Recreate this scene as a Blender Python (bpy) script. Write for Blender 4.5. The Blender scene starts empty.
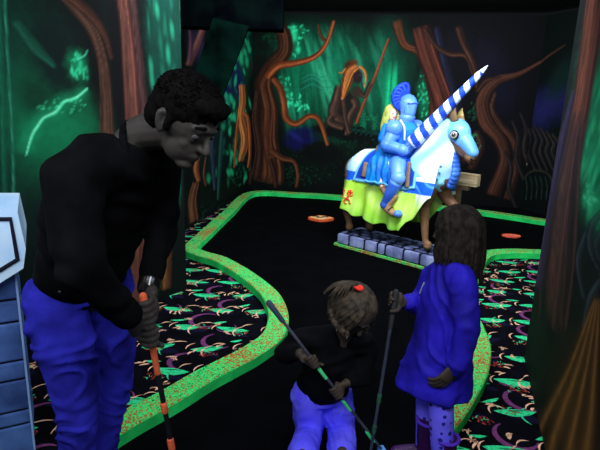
import bpy, bmesh, math, random
import numpy as np
from mathutils import Vector, Matrix, noise
random.seed(4)
rng = np.random.RandomState(7)
C = bpy.context.scene.collection
D = bpy.data
PI = math.pi
V = Vector

# ------------------------------------------------------------------ camera
F = 500.0; PITCH = math.radians(14); ROLL = math.radians(2); H = 1.6
cam_d = D.cameras.new('camera'); cam_d.lens = F / 600 * 36; cam_d.sensor_width = 36
cam_d.clip_start = 0.05
cam = D.objects.new('camera', cam_d); C.objects.link(cam)
RM = (Matrix.Rotation(PI / 2 - PITCH, 3, 'X') @ Matrix.Rotation(ROLL, 3, 'Z'))
cam.matrix_world = Matrix.Translation((0, 0, H)) @ RM.to_4x4()
bpy.context.scene.camera = cam
CO = V((0, 0, H))

def ray(px, py): return RM @ V(((px - 300) / F, -(py - 225) / F, -1))
def G(px, py, z=0.0):
    d = ray(px, py); return CO + d * ((z - H) / d.z)
def P(px, py, Y):
    d = ray(px, py); return CO + d * (Y / d.y)

# ------------------------------------------------------------------ materials
def lin(c):
    return tuple(((x / 255) / 12.92 if x / 255 <= 0.04045 else ((x / 255 + 0.055) / 1.055) ** 2.4) for x in c)

def mat(name, c, c2=None, scale=8.0, rough=0.75, spec=0.25, bump=0.0, bscale=60.0, detail=3.0, lo=0.35, hi=0.65, glow=0.0, stretch=None):
    m = D.materials.new(name); m.use_nodes = True
    nt = m.node_tree; b = nt.nodes['Principled BSDF']
    b.inputs['Roughness'].default_value = rough
    b.inputs['Specular IOR Level'].default_value = spec
    tc = nt.nodes.new('ShaderNodeTexCoord')
    src = tc.outputs['Object']
    if stretch:
        mp = nt.nodes.new('ShaderNodeMapping'); mp.inputs['Scale'].default_value = stretch
        nt.links.new(src, mp.inputs['Vector']); src = mp.outputs['Vector']
    n = nt.nodes.new('ShaderNodeTexNoise'); n.inputs['Scale'].default_value = scale; n.inputs['Detail'].default_value = detail
    nt.links.new(src, n.inputs['Vector'])
    r = nt.nodes.new('ShaderNodeValToRGB')
    r.color_ramp.elements[0].position = lo; r.color_ramp.elements[1].position = hi
    a = lin(c); bb = lin(c2) if c2 else tuple(x * 0.8 for x in a)
    r.color_ramp.elements[0].color = (*bb, 1); r.color_ramp.elements[1].color = (*a, 1)
    nt.links.new(n.outputs['Fac'], r.inputs['Fac'])
    nt.links.new(r.outputs['Color'], b.inputs['Base Color'])
    if glow:
        nt.links.new(r.outputs['Color'], b.inputs['Emission Color']); b.inputs['Emission Strength'].default_value = glow
    if bump:
        n2 = nt.nodes.new('ShaderNodeTexNoise'); n2.inputs['Scale'].default_value = bscale
        nt.links.new(src, n2.inputs['Vector'])
        bp = nt.nodes.new('ShaderNodeBump'); bp.inputs['Strength'].default_value = bump; bp.inputs['Distance'].default_value = 0.01
        nt.links.new(n2.outputs['Fac'], bp.inputs['Height']); nt.links.new(bp.outputs['Normal'], b.inputs['Normal'])
    return m

def vmat(name, rough=0.7, spec=0.2, amt=0.15, scale=30.0, bump=0.0):
    """paint stored on the surface as a colour attribute, broken up by node noise"""
    m = D.materials.new(name); m.use_nodes = True
    nt = m.node_tree; b = nt.nodes['Principled BSDF']
    b.inputs['Roughness'].default_value = rough; b.inputs['Specular IOR Level'].default_value = spec
    at = nt.nodes.new('ShaderNodeVertexColor'); at.layer_name = 'Col'
    tc = nt.nodes.new('ShaderNodeTexCoord')
    n = nt.nodes.new('ShaderNodeTexNoise'); n.inputs['Scale'].default_value = scale; n.inputs['Detail'].default_value = 4
    nt.links.new(tc.outputs['Object'], n.inputs['Vector'])
    mr = nt.nodes.new('ShaderNodeMapRange'); mr.inputs['From Min'].default_value = 0.3; mr.inputs['From Max'].default_value = 0.7
    mr.inputs['To Min'].default_value = 1 - amt; mr.inputs['To Max'].default_value = 1 + amt
    nt.links.new(n.outputs['Fac'], mr.inputs['Value'])
    mx = nt.nodes.new('ShaderNodeMix'); mx.data_type = 'RGBA'; mx.blend_type = 'MULTIPLY'; mx.inputs['Factor'].default_value = 1
    nt.links.new(at.outputs['Color'], mx.inputs['A']); nt.links.new(mr.outputs['Result'], mx.inputs['B'])
    nt.links.new(mx.outputs['Result'], b.inputs['Base Color'])
    if bump:
        bp = nt.nodes.new('ShaderNodeBump'); bp.inputs['Strength'].default_value = bump; bp.inputs['Distance'].default_value = 0.01
        nt.links.new(n.outputs['Fac'], bp.inputs['Height']); nt.links.new(bp.outputs['Normal'], b.inputs['Normal'])
    return m

# ------------------------------------------------------------------ mesh pieces: lists of (verts, faces)
def ortho(a, ref=None):
    a = V(a).normalized()
    r = V(ref) if ref is not None else (V((0, 0, 1)) if abs(a.z) < 0.9 else V((1, 0, 0)))
    s = (r - a * r.dot(a))
    if s.length < 1e-5: s = V((1, 0, 0)) - a * a.x
    s.normalize(); return s, a.cross(s)

def sample(pts, n):
    """Catmull-Rom through the points, n samples per span"""
    P_ = [V(p) for p in pts]
    if len(P_) < 3 or n < 2: return P_
    out = []
    Q = [P_[0] * 2 - P_[1]] + P_ + [P_[-1] * 2 - P_[-2]]
    for i in range(1, len(Q) - 2):
        for k in range(n):
            t = k / n; p0, p1, p2, p3 = Q[i - 1:i + 3]
            out.append(0.5 * ((2 * p1) + (p2 - p0) * t + (2 * p0 - 5 * p1 + 4 * p2 - p3) * t * t + (3 * p1 - p0 - 3 * p2 + p3) * t ** 3))
    out.append(P_[-1]); return out

def lerpr(rad, n):
    if n < 2: return rad
    out = []
    for i in range(len(rad) - 1):
        a, b = rad[i], rad[i + 1]
        for k in range(n):
            t = k / n; t = t * t * (3 - 2 * t) if False else t
            if isinstance(a, tuple) or isinstance(b, tuple):
                a2 = a if isinstance(a, tuple) else (a, a); b2 = b if isinstance(b, tuple) else (b, b)
                out.append((a2[0] + (b2[0] - a2[0]) * t, a2[1] + (b2[1] - a2[1]) * t))
            else: out.append(a + (b - a) * t)
    out.append(rad[-1]); return out

def tube(pts, rad, n=14, ref=None, sub=1, cap=True):
    """rounded tube; rad entries r or (r_side, r_ref)"""
    if not isinstance(rad, (list,)): rad = [rad] * len(pts)
    if sub > 1:
        rad = lerpr(rad, sub if len(pts) > 2 else 1); pts = sample(pts, sub)
    pts = [V(p) for p in pts]
    rr = [r if isinstance(r, tuple) else (r, r) for r in rad]
    T = []
    for i in range(len(pts)):
        a = pts[max(0, i - 1)]; b = pts[min(len(pts) - 1, i + 1)]
        t = (b - a); T.append(t.normalized() if t.length > 1e-8 else V((0, 0, 1)))
    rings = []
    s, c = ortho(T[0], ref)
    def ring(p, t, r):
        nonlocal s
        s2 = (V(ref) if ref is not None else s); s2 = s2 - t * s2.dot(t)
        if s2.length < 1e-4: s2 = s - t * s.dot(t)
        s = s2.normalized(); c = t.cross(s)
        return [p + s * (math.cos(2 * PI * k / n) * r[1]) + c * (math.sin(2 * PI * k / n) * r[0]) for k in range(n)]
    if cap:
        m = min(rr[0])
        for k in range(1, 4):
            a = PI / 2 * k / 4
            rings.append(ring(pts[0] - T[0] * m * math.cos(a), T[0], (rr[0][0] * math.sin(a), rr[0][1] * math.sin(a))))
    for p, t, r in zip(pts, T, rr): rings.append(ring(p, t, r))
    if cap:
        m = min(rr[-1])
        for k in (3, 2, 1):
            a = PI / 2 * k / 4
            rings.append(ring(pts[-1] + T[-1] * m * math.cos(a), T[-1], (rr[-1][0] * math.sin(a), rr[-1][1] * math.sin(a))))
    vs = [v for r in rings for v in r]; fs = []
    for i in range(len(rings) - 1):
        for k in range(n):
            a = i * n + k; b = i * n + (k + 1) % n
            fs.append((a, b, b + n, a + n))
    m0 = min(rr[0]) if cap else 0; m1 = min(rr[-1]) if cap else 0
    vs.append(pts[0] - T[0] * m0); vs.append(pts[-1] + T[-1] * m1)
    i0 = len(vs) - 2; L = (len(rings) - 1) * n
    for k in range(n):
        fs.append((i0, (k + 1) % n, k)); fs.append((i0 + 1, L + k, L + (k + 1) % n))
    return vs, fs

def frame(fwd, up=(0, 0, 1)):
    """3x3 whose columns are fwd, left, up"""
    f = V(fwd).normalized(); u = V(up); u = (u - f * u.dot(f)).normalized(); l = u.cross(f)
    return Matrix((f, l, u)).transposed()

def ell(c, r, M=None, n=20, m=12):
    c = V(c); M = M or Matrix.Identity(3); r = (r, r, r) if not hasattr(r, '__len__') else r
    vs = []; fs = []
    for i in range(1, m):
        a = PI * i / m
        for k in range(n):
            b = 2 * PI * k / n
            vs.append(c + M @ V((r[0] * math.sin(a) * math.cos(b), r[1] * math.sin(a) * math.sin(b), r[2] * math.cos(a))))
    for i in range(m - 2):
        for k in range(n):
            a = i * n + k; b = i * n + (k + 1) % n
            fs.append((a, a + n, b + n, b))
    vs += [c + M @ V((0, 0, r[2])), c - M @ V((0, 0, r[2]))]
    t = len(vs) - 2; L = (m - 2) * n
    for k in range(n):
        fs.append((t, k, (k + 1) % n)); fs.append((t + 1, L + (k + 1) % n, L + k))
    return vs, fs

def box(c, s, M=None, bev=0.0):
    """box, optionally with bevelled edges"""
    c = V(c); M = M or Matrix.Identity(3)
    bm = bmesh.new(); bmesh.ops.create_cube(bm, size=1)
    for v in bm.verts: v.co = V((v.co.x * s[0], v.co.y * s[1], v.co.z * s[2]))
    if bev: bmesh.ops.bevel(bm, geom=list(bm.edges), offset=bev, segments=2, affect='EDGES', profile=0.6)
    bm.verts.ensure_lookup_table(); bm.verts.index_update()
    vs = [c + M @ v.co for v in bm.verts]; fs = [tuple(v.index for v in f.verts) for f in bm.faces]; bm.free()
    return vs, fs

def prism(poly, z0, z1, M=None, c=(0, 0, 0)):
    """extrude a polygon (list of xy) from z0 to z1"""
    M = M or Matrix.Identity(3); c = V(c); n = len(poly)
    vs = [c + M @ V((x, y, z0)) for x, y in poly] + [c + M @ V((x, y, z1)) for x, y in poly]
    fs = [tuple(range(n - 1, -1, -1)), tuple(range(n, 2 * n))] + [(i, (i + 1) % n, (i + 1) % n + n, i + n) for i in range(n)]
    return vs, fs

def merge(pieces):
    vs = []; fs = []
    for p in pieces:
        if not p: continue
        o = len(vs); vs += list(p[0]); fs += [tuple(i + o for i in f) for f in p[1]]
    return vs, fs

def mesh(name, pieces, m, parent=None, smooth=True, loc=None, rot=0.0, angle=None):
    vs, fs = merge(pieces) if isinstance(pieces, list) else pieces
    me = D.meshes.new(name); me.from_pydata([tuple(v) for v in vs], [], fs); me.validate(); me.update()
    if smooth:
        me.polygons.foreach_set('use_smooth', [True] * len(me.polygons))
        if angle: 
            try: me.set_sharp_from_angle(angle=math.radians(angle))
            except Exception: pass
    for mm in (m if isinstance(m, (list, tuple)) else [m]): me.materials.append(mm)
    o = D.objects.new(name, me); C.objects.link(o)
    if parent is not None: o.parent = parent
    if loc is not None: o.location = loc
    o.rotation_euler = (0, 0, rot)
    return o

def organic(name, pieces, m, parent=None, voxel=0.008, smooth=6, disp=None, loc=None, rot=0.0, factor=0.5):
    """one continuous skin grown over the pieces"""
    vs, fs = merge(pieces)
    me = D.meshes.new('tmp'); me.from_pydata([tuple(v) for v in vs], [], fs); me.update()
    o = D.objects.new('tmp', me); C.objects.link(o)
    r = o.modifiers.new('r', 'REMESH'); r.mode = 'VOXEL'; r.voxel_size = voxel
    if smooth:
        s = o.modifiers.new('s', 'SMOOTH'); s.iterations = smooth; s.factor = factor
    dg = bpy.context.evaluated_depsgraph_get(); dg.update()
    me2 = D.meshes.new_from_object(o.evaluated_get(dg))
    D.objects.remove(o); D.meshes.remove(me)
    if disp:
        ns = [v.normal.copy() for v in me2.vertices]
        for v, nn in zip(me2.vertices, ns): v.co = v.co + nn * disp(v.co)
    me2.polygons.foreach_set('use_smooth', [True] * len(me2.polygons))
    me2.materials.clear()
    for mm in (m if isinstance(m, (list, tuple)) else [m]): me2.materials.append(mm)
    me2.name = name
    o = D.objects.new(name, me2); C.objects.link(o)
    if parent is not None: o.parent = parent
    if loc is not None: o.location = loc
    o.rotation_euler = (0, 0, rot)
    return o

def paint(o, fn):
    """colour attribute from a function of the local position"""
    me = o.data
    ca = me.color_attributes.new('Col', 'FLOAT_COLOR', 'POINT')
    ar = np.ones((len(me.vertices), 4), dtype=np.float32)
    for i, v in enumerate(me.vertices): ar[i, :3] = lin(fn(v.co, v.normal))
    ca.data.foreach_set('color', ar.ravel())

def thing(name, label, cat, loc=(0, 0, 0), rot=0.0, group=None):
    o = D.objects.new(name, None); C.objects.link(o); o.location = loc; o.rotation_euler = (0, 0, rot)
    o.empty_display_size = 0.1
    return tag(o, label, cat, group)
def tag(o, label, cat, group=None):
    o['label'] = label; o['category'] = cat
    if group: o['group'] = group
    return o
def struct(o): o['kind'] = 'structure'; return o
def rebase(root, loc, kids=None):
    """put the empty at the thing's base, keeping its children where they are"""
    root.location = loc
    for ch in D.objects:
        if ch.parent is root: ch.location = ch.location - V(loc)

def nz(p, s=1.0, o=0.0): return noise.noise(V(p) * s + V((o, o * 1.7, -o)))

# ------------------------------------------------------------------ mural painting on a wall's own plane
def vnoise(x, y, seed=0):
    xi = np.floor(x).astype(np.int64); yi = np.floor(y).astype(np.int64); fx = x - xi; fy = y - yi
    fx = fx * fx * (3 - 2 * fx); fy = fy * fy * (3 - 2 * fy)
    def h(a, b):
        n = (a * 374761393 + b * 668265263 + seed * 974634777) & 0xffffffff
        n = ((n ^ (n >> 13)) * 1274126177) & 0xffffffff
        return ((n ^ (n >> 16)) & 0xffff) / 65535.0
    return (h(xi, yi) * (1 - fx) + h(xi + 1, yi) * fx) * (1 - fy) + (h(xi, yi + 1) * (1 - fx) + h(xi + 1, yi + 1) * fx) * fy
def fbm(x, y, seed=0):
    return (vnoise(x, y, seed) * 0.5 + vnoise(x * 2.1, y * 2.1, seed + 1) * 0.3 + vnoise(x * 4.3, y * 4.3, seed + 2) * 0.2)

class Wall:
    """a vertical wall standing on the ground line a->b; u runs a->b, v up; painted side faces the camera side"""
    def __init__(s, name, a, b, h, res, thick=0.05, base=(4, 12, 10), z0=0.0, ref=None):
        s.a = V((a[0], a[1], 0)); s.b = V((b[0], b[1], 0)); s.L = (s.b - s.a).length; s.e = (s.b - s.a) / s.L
        s.n = V((0, 0, 1)).cross(s.e); s.h = h; s.name = name; s.thick = thick
        s.nu = int(s.L / res) + 1; s.nv = int(h / res) + 1
        u, v = np.meshgrid(np.linspace(0, s.L, s.nu), np.linspace(z0, z0 + h, s.nv))
        s.u = u.ravel(); s.v = v.ravel(); s.ax = 1.0; s.ru = s.u
        if ref:     # brush proportions: how much longer a mark is made along the wall so it reads right where people stand
            p0 = s.uv(*ref); p1 = s.uv(ref[0] + 4, ref[1]); p2 = s.uv(ref[0], ref[1] + 4)
            s.ax = max(1.0, abs(p1[0] - p0[0]) / abs(p2[1] - p0[1])); s.u = s.ru / s.ax
        s.col = np.tile(np.array(lin(base)), (len(s.u), 1))
    def uv(s, px, py):
        d = ray(px, py); t = (s.a - CO).dot(s.n) / d.dot(s.n); q = CO + d * t
        return (q - s.a).dot(s.e) / s.ax, q.z, t * d.length
    def k(s, px, py):
        """metres per picture pixel around that spot"""
        return s.uv(px, py)[2] / F * 0.97
    def _mix(s, idx, c, al):
        al = np.clip(al, 0, 1)[:, None]; s.col[idx] = s.col[idx] * (1 - al) + c * al
    def blob(s, px, py, rx, ry, c, al=1.0, rot=0.0, soft=1.0, rough=0.0):
        u0, v0, _ = s.uv(px, py); k = s.k(px, py); a = rx * k; b = ry * k; m = max(a, b) * 1.6
        idx = np.where((abs(s.u - u0) < m) & (abs(s.v - v0) < m))[0]
        if not len(idx): return
        x = s.u[idx] - u0; y = s.v[idx] - v0; r = math.radians(rot)
        X = (x * math.cos(r) + y * math.sin(r)) / a; Y = (-x * math.sin(r) + y * math.cos(r)) / b
        d = np.sqrt(X * X + Y * Y)
        if rough: d = d + (fbm(s.u[idx] / k / 5 + px, s.v[idx] / k / 5, 3) - 0.5) * rough
        f = np.clip((1 - d) / max(soft, 1e-3), 0, 1); f = f * f * (3 - 2 * f)
        s._mix(idx, np.array(lin(c)), f * al)
    def stroke(s, pts, w, edge, mid, hi, al=1.0, streak=0.5, side=0.3, soft=0.25, sub=8, seed=0, freq=3.0, fade=0.5):
        """a painted limb: dark edges, lit ridge, streaks running along it"""
        q = sample([(*s.uv(x, y)[:2], 0) for x, y in pts], sub)
        kk = [s.k(x, y) for x, y in pts]
        if not isinstance(w, (list, tuple)): w = [w] * len(pts)
        ww = lerpr([a * b / 2 for a, b in zip(w, kk)], sub) if len(pts) > 2 else [a * b / 2 for a, b in zip(w, kk)]
        if len(q) != len(ww): ww = list(np.interp(np.linspace(0, 1, len(q)), np.linspace(0, 1, len(ww)), ww))
        qx = np.array([p.x for p in q]); qy = np.array([p.y for p in q]); ww = np.array(ww)
        m = ww.max() * 1.2
        idx = np.where((s.u > qx.min() - m) & (s.u < qx.max() + m) & (s.v > qy.min() - m) & (s.v < qy.max() + m))[0]
        if not len(idx): return
        U = s.u[idx]; W_ = s.v[idx]; best = np.full(len(idx), 1e9); sg = np.zeros(len(idx)); tt = np.zeros(len(idx)); acc = 0
        for i in range(len(qx) - 1):
            dx = qx[i + 1] - qx[i]; dy = qy[i + 1] - qy[i]; L2 = dx * dx + dy * dy + 1e-12; L = math.sqrt(L2)
            t = np.clip(((U - qx[i]) * dx + (W_ - qy[i]) * dy) / L2, 0, 1)
            ex = U - qx[i] - t * dx; ey = W_ - qy[i] - t * dy
            wl = ww[i] + (ww[i + 1] - ww[i]) * t
            d = np.sqrt(ex * ex + ey * ey) / np.maximum(wl, 1e-5)
            b = d < best
            best[b] = d[b]; sg[b] = (np.sign(ex * dy - ey * dx) * d)[b]; tt[b] = acc + (t * L)[b]; acc += L
        k = kk[0]
        f = np.clip((1 - best) / soft, 0, 1) * np.clip(np.minimum(tt, acc - tt) / (ww.max() * fade + 1e-6), 0, 1) ** .7
        st = fbm(sg * freq + 31 + seed, tt / k / 14, seed)
        prof = np.clip(1 - abs(sg), 0, 1) ** 0.6
        ridge = np.exp(-((sg - side) / 0.28) ** 2)
        e, mi, h_ = (np.array(lin(x)) for x in (edge, mid, hi))
        a1 = np.clip(prof * (1 - streak) + prof * streak * st * 2, 0, 1)[:, None]
        a2 = np.clip(ridge * (0.35 + 1.3 * (st - 0.3)), 0, 1)[:, None]
        c = e * (1 - a1) + mi * a1; c = c * (1 - a2) + h_ * a2
        s._mix(idx, c, f * al)
    def trunk(s, pts, w, edge, mid, hi, al=1.0, strands=5, seed=0, side=0.2, freq=5, **kw):
        s.stroke(pts, w, edge, mid, hi, al, streak=0.8, side=side, seed=seed, freq=freq, **kw)
        q = [V((x, y, 0)) for x, y in pts]; W = w if isinstance(w, (list, tuple)) else [w] * len(pts)
        rs = random.Random(seed)
        for j in range(strands):
            ph = rs.uniform(0, 6.28); tw = rs.uniform(.4, 1.0); b0 = -0.36 + .72 * j / max(1, strands - 1); p2 = []; w2 = []
            for i, p in enumerate(q):
                t = (q[min(i + 1, len(q) - 1)] - q[max(0, i - 1)]).normalized(); nn = V((-t.y, t.x, 0))
                o = (b0 + .10 * math.sin(ph + tw * i)) * W[i]; p2.append((p.x + nn.x * o, p.y + nn.y * o)); w2.append(max(1.3, W[i] * rs.uniform(.10, .2)))
            lum = rs.choice((.5, .8, 1.0, 1.15)); c_ = tuple(min(255, int(x * lum)) for x in hi); m_ = tuple(int((a + b) / 2 * lum) for a, b in zip(mid, hi))
            s.stroke(p2, w2, edge if lum < .9 else mid, m_, c_, al * .75, streak=.3, side=0, seed=seed + 7 * j, soft=.7, fade=2.5)
    def rays(s, x0, y0, x1, y1, c, al=0.5, fx=5.0, lean=0.0, seed=0, thr=0.45):
        u0, v0, _ = s.uv(x0, y1); u1, v1, _ = s.uv(x1, y0); k = s.k((x0 + x1) / 2, (y0 + y1) / 2)
        idx = np.where((s.u > min(u0, u1)) & (s.u < max(u0, u1)) & (s.v > v0) & (s.v < v1))[0]
        U = s.u[idx]; W_ = s.v[idx]
        n = fbm((U + W_ * lean) / k / fx, W_ / k / 60, seed)
        fu = np.clip(np.minimum(U - min(u0, u1), max(u0, u1) - U) / (abs(u1 - u0) * 0.25), 0, 1)
        fv = np.clip(np.minimum(W_ - v0, v1 - W_) / ((v1 - v0) * 0.25), 0, 1)
        s._mix(idx, np.array(lin(c)), np.clip((n - thr) * 3, 0, 1) * al * fu * fv)
    def speck(s, px, py, rx, ry, n, c, size=(1.2, 3), al=0.8, rot=(0, 180), asp=0.5, c2=None, soft=0.9):
        for _ in range(n):
            a = rng.rand() * 2 * PI; r = math.sqrt(rng.rand())
            x = px + rx * r * math.cos(a); y = py + ry * r * math.sin(a); z = size[0] + (size[1] - size[0]) * rng.rand()
            cc = c if (c2 is None or rng.rand() < 0.6) else c2
            s.blob(x, y, z, z * asp, cc, al * (0.5 + 0.5 * rng.rand()), rot[0] + (rot[1] - rot[0]) * rng.rand(), soft)
    def tex(s, amt=0.35, sc=0.25, seed=9):
        n = fbm(s.u / sc, s.v / sc, seed) * 0.6 + fbm(s.u / sc * 4, s.v / sc * 4, seed + 5) * 0.4
        s.col *= (1 - amt + 2 * amt * n)[:, None]
    def build(s, m, structname):
        nu, nv = s.nu, s.nv
        vs = np.array(s.a)[None, :] + s.ru[:, None] * np.array(s.e)[None, :]; vs = vs.copy(); vs[:, 2] = s.v
        i = np.arange((nv - 1) * nu).reshape(nv - 1, nu)[:, :-1].ravel()
        fs = [(int(a), int(a + 1), int(a + 1 + nu), int(a + nu)) for a in i]
        back = []
        z0, z1 = s.v.min(), s.v.max()
        k = len(vs); bk = []
        for (u, z) in ((0, z0), (s.L, z0), (s.L, z1), (0, z1)):
            q = s.a + s.e * u + s.n * s.thick; bk.append((q.x, q.y, z))
        allv = [tuple(v) for v in vs] + bk
        c0, c1, c2, c3 = 0, nu - 1, nv * nu - 1, (nv - 1) * nu
        fs += [(k + 1, k, k + 3, k + 2)]
        fs += [tuple(list(range(c0, c1 + 1)) [::-1] + [k, k + 1]), tuple(list(range(c3, c2 + 1)) + [k + 2, k + 3]),
               tuple([k] + [r * nu for r in range(nv)] + [k + 3]), tuple([k + 2] + [r * nu + nu - 1 for r in range(nv - 1, -1, -1)] + [k + 1])]
        me = D.meshes.new(structname); me.from_pydata(allv, [], fs); me.update()
        ca = me.color_attributes.new('Col', 'FLOAT_COLOR', 'POINT')
        ar = np.ones((len(allv), 4), dtype=np.float32); ar[:len(s.col), :3] = s.col; ar[len(s.col):, :3] = 0.004
        ca.data.foreach_set('color', ar.ravel())
        me.materials.append(m)
        o = D.objects.new(structname, me); C.objects.link(o); struct(o)
        return o

BROWN = ((14, 8, 7), (70, 40, 28), (130, 80, 52))
DBROWN = ((8, 6, 8), (48, 30, 26), (92, 60, 46))
RBROWN = ((12, 7, 9), (70, 34, 28), (122, 70, 54))
GREY = ((6, 7, 9), (32, 28, 30), (66, 56, 52))

M_mural = vmat('mural_paint', rough=0.75, spec=0.12, amt=0.12, scale=18)

# ---- back wall
wb_a = G(251, 190); wb_b = G(520, 208)
e = (wb_b - wb_a).normalized()
w = Wall('back', wb_a, wb_b, 2.97, 0.0125)
w.blob(340, 90, 120, 75, (6, 66, 46), 1, soft=0.9)
w.blob(300, 60, 60, 55, (8, 82, 58), 0.9, soft=1)
w.blob(385, 80, 34, 75, (6, 90, 66), 0.9, soft=1)
w.blob(300, 170, 70, 26, (4, 22, 16), 0.9, soft=0.8)
w.blob(300, 90, 46, 50, (10, 110, 78), 0.55); w.blob(335, 60, 50, 44, (10, 104, 76), 0.5)
w.tex(0.5, 0.35)
w.rays(262, 22, 400, 150, (14, 128, 92), 0.8, 5, 0.12, 1)
w.rays(262, 24, 400, 130, (70, 200, 150), 0.6, 9, 0.35, 2, 0.5)
w.rays(380, 60, 400, 150, (30, 190, 130), 0.9, 3, 0.0, 4, 0.35)
w.blob(393, 96, 5, 40, (26, 170, 118), 0.7); w.blob(384, 92, 3, 36, (20, 140, 100), 0.6)
for c in ((292, 42, 9, 18, 26), (298, 32, 10, 8, 12), (283, 84, 9, 8, 20), (292, 98, 9, 11, 24), (300, 107, 8, 5, 14)):
    w.blob(c[0], c[1], c[2] * 1.3, c[3] * 1.3, (18, 130, 90), 0.5)
    w.speck(*c, (70, 240, 175), (1.4, 4.0), 0.85, c2=(24, 180, 124))
w.blob(294, 34, 5, 12, (60, 230, 165), 0.8, 10); w.blob(298, 50, 4, 6, (60, 230, 165), 0.8)
w.speck(268, 40, 10, 16, 20, (20, 120, 80), (2, 4), 0.6)
for y0, a in ((80, 0), (86, 3), (76, -2)):
    w.stroke([(300, y0 + 4), (312, y0 - 2), (322, y0 + 2), (334, y0 - 2 + a)], [1, 3, 3, 1], (10, 80, 60), (30, 130, 100), (70, 180, 150), 0.5)
w.stroke([(326, 55), (334, 62), (342, 72)], [1, 3, 1], (10, 80, 60), (40, 100, 110), (70, 130, 140), 0.4)
# glittering undergrowth
w.speck(362, 122, 26, 8, 70, (24, 150, 100), (1, 2.4), 0.6); w.speck(355, 145, 30, 12, 60, (14, 90, 60), (1, 2.6), 0.6)
w.speck(320, 160, 60, 22, 200, (16, 66, 48), (0.8, 2.0), 0.5); w.speck(290, 176, 40, 10, 90, (18, 96, 62), (0.8, 2.4), 0.5)
w.speck(385, 135, 14, 14, 50, (20, 130, 90), (1, 2.4), 0.6)
w.speck(425, 165, 80, 25, 120, (14, 34, 32), (0.8, 2.2), 0.6)
w.blob(300, 138, 22, 16, (16, 16, 74), 0.95, 20, 0.6, 0.4); w.blob(295, 136, 14, 5, (44, 46, 128), 0.6, -35, 1)
w.blob(350, 133, 45, 10, (4, 8, 9), 0.95, -6, 0.4, 0.5); w.blob(322, 152, 28, 13, (3, 8, 8), 0.9, 0, 0.5, 0.5)
w.blob(366, 150, 22, 14, (3, 12, 10), 0.8, 0, 0.6, 0.5)
for x in range(0, 6):
    w.stroke([(345 + x * 5, 132 + x), (350 + x * 5, 128 + x * 0.8), (356 + x * 5, 131 + x)], 1.6, (4, 20, 16), (12, 70, 60), (24, 110, 96), 0.6)
# dark trunks on the right of the glow
w.blob(445, 90, 36, 90, (8, 10, 14), 0.95, 0, 0.35, 0.2); w.blob(500, 100, 50, 110, (8, 9, 14), 0.97, 0, 0.3, 0.2)
w.blob(486, 60, 30, 34, (24, 22, 40), 0.7, 0, 1, 0.5); w.blob(500, 95, 24, 40, (20, 20, 44), 0.6, 0, 1, 0.5); w.blob(455, 45, 18, 26, (26, 20, 34), 0.6, 0, 1, 0.4); w.blob(512, 150, 18, 40, (20, 18, 24), 0.6, 0, 1, 0.5)
w.blob(424, 100, 10, 36, (10, 110, 76), 0.85, 8, 0.9, 0.3); w.speck(424, 98, 6, 26, 40, (60, 220, 160), (1.2, 3), 0.6, (60, 110))
w.blob(412, 60, 9, 40, (5, 46, 34), 0.7, 0, 0.9)
w.trunk([(396, 20), (404, 44), (418, 52), (428, 74), (434, 108), (426, 140)], [12, 9, 8, 9, 11, 18], *BROWN, seed=2, strands=4)
w.trunk([(420, 26), (428, 55), (440, 92), (448, 124), (450, 165)], [20, 22, 22, 30, 50], *RBROWN, seed=3, strands=7)
w.stroke([(436, 26), (444, 60), (456, 100), (462, 140)], [8, 8, 10, 14], (8, 8, 12), (26, 28, 48), (52, 54, 80), 0.8, seed=4)
w.stroke([(424, 28), (436, 46), (450, 54), (466, 56), (474, 76)], [4, 5, 6, 6, 4], *DBROWN, seed=5)
w.stroke([(458, 26), (464, 44), (474, 66), (478, 92)], [9, 8, 7, 5], *DBROWN, seed=6)
w.stroke([(476, 130), (481, 148), (470, 170)], [8, 8, 10], *DBROWN, seed=16)
w.speck(474, 112, 6, 10, 30, (18, 104, 66), (1, 3), 0.7); w.speck(474, 142, 8, 8, 26, (30, 160, 104), (1, 2.6), 0.7)
w.trunk([(548, 58), (520, 74), (496, 82), (483, 100), (486, 122), (500, 140), (504, 162), (492, 196)], [2, 5, 10, 15, 17, 14, 12, 18], (10, 7, 8), (56, 34, 28), (104, 66, 50), seed=7, strands=6)
w.trunk([(496, 92), (492, 108), (500, 124), (514, 142), (516, 166), (508, 200)], [4, 6, 8, 9, 8, 10], *DBROWN, seed=8, strands=3)
w.stroke([(476, 92), (486, 80), (502, 78)], [4, 5, 3], *DBROWN, seed=9)
for i, (x, y) in enumerate(((512, 120), (520, 112), (528, 128), (505, 150))):
    w.stroke([(x, y), (x + 6, y + 18), (x + 4, y + 38), (x + 12, y + 60)], [2, 5, 5, 3], *GREY, seed=10 + i)
# left twisted tree
w.blob(266, 110, 22, 90, (8, 10, 10), 0.8, 0, 0.4, 0.2)
w.trunk([(276, 22), (284, 36), (284, 52), (272, 66), (264, 84), (268, 110), (266, 140), (270, 168), (268, 184)], [14, 17, 18, 17, 20, 22, 24, 28, 36], *BROWN, seed=20, strands=7)
w.trunk([(258, 90), (256, 120), (260, 150), (256, 180)], [7, 9, 9, 12], *DBROWN, seed=21, strands=3)
w.stroke([(266, 78), (278, 66), (296, 63), (314, 57), (326, 44), (334, 20)], [9, 9, 7, 6, 5, 4], (20, 10, 8), (128, 66, 36), (196, 112, 66), seed=22, side=0.2)
w.stroke([(318, 24), (321, 36), (326, 42)], [2, 4, 4], (16, 10, 8), (84, 50, 34), (130, 80, 54), seed=23)
w.stroke([(272, 78), (280, 88), (284, 104), (286, 118), (296, 124), (310, 116), (320, 122), (328, 146)], [7, 8, 8, 8, 7, 6, 6, 4], (20, 10, 8), (116, 62, 34), (186, 108, 62), seed=24, side=0.3)
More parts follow.
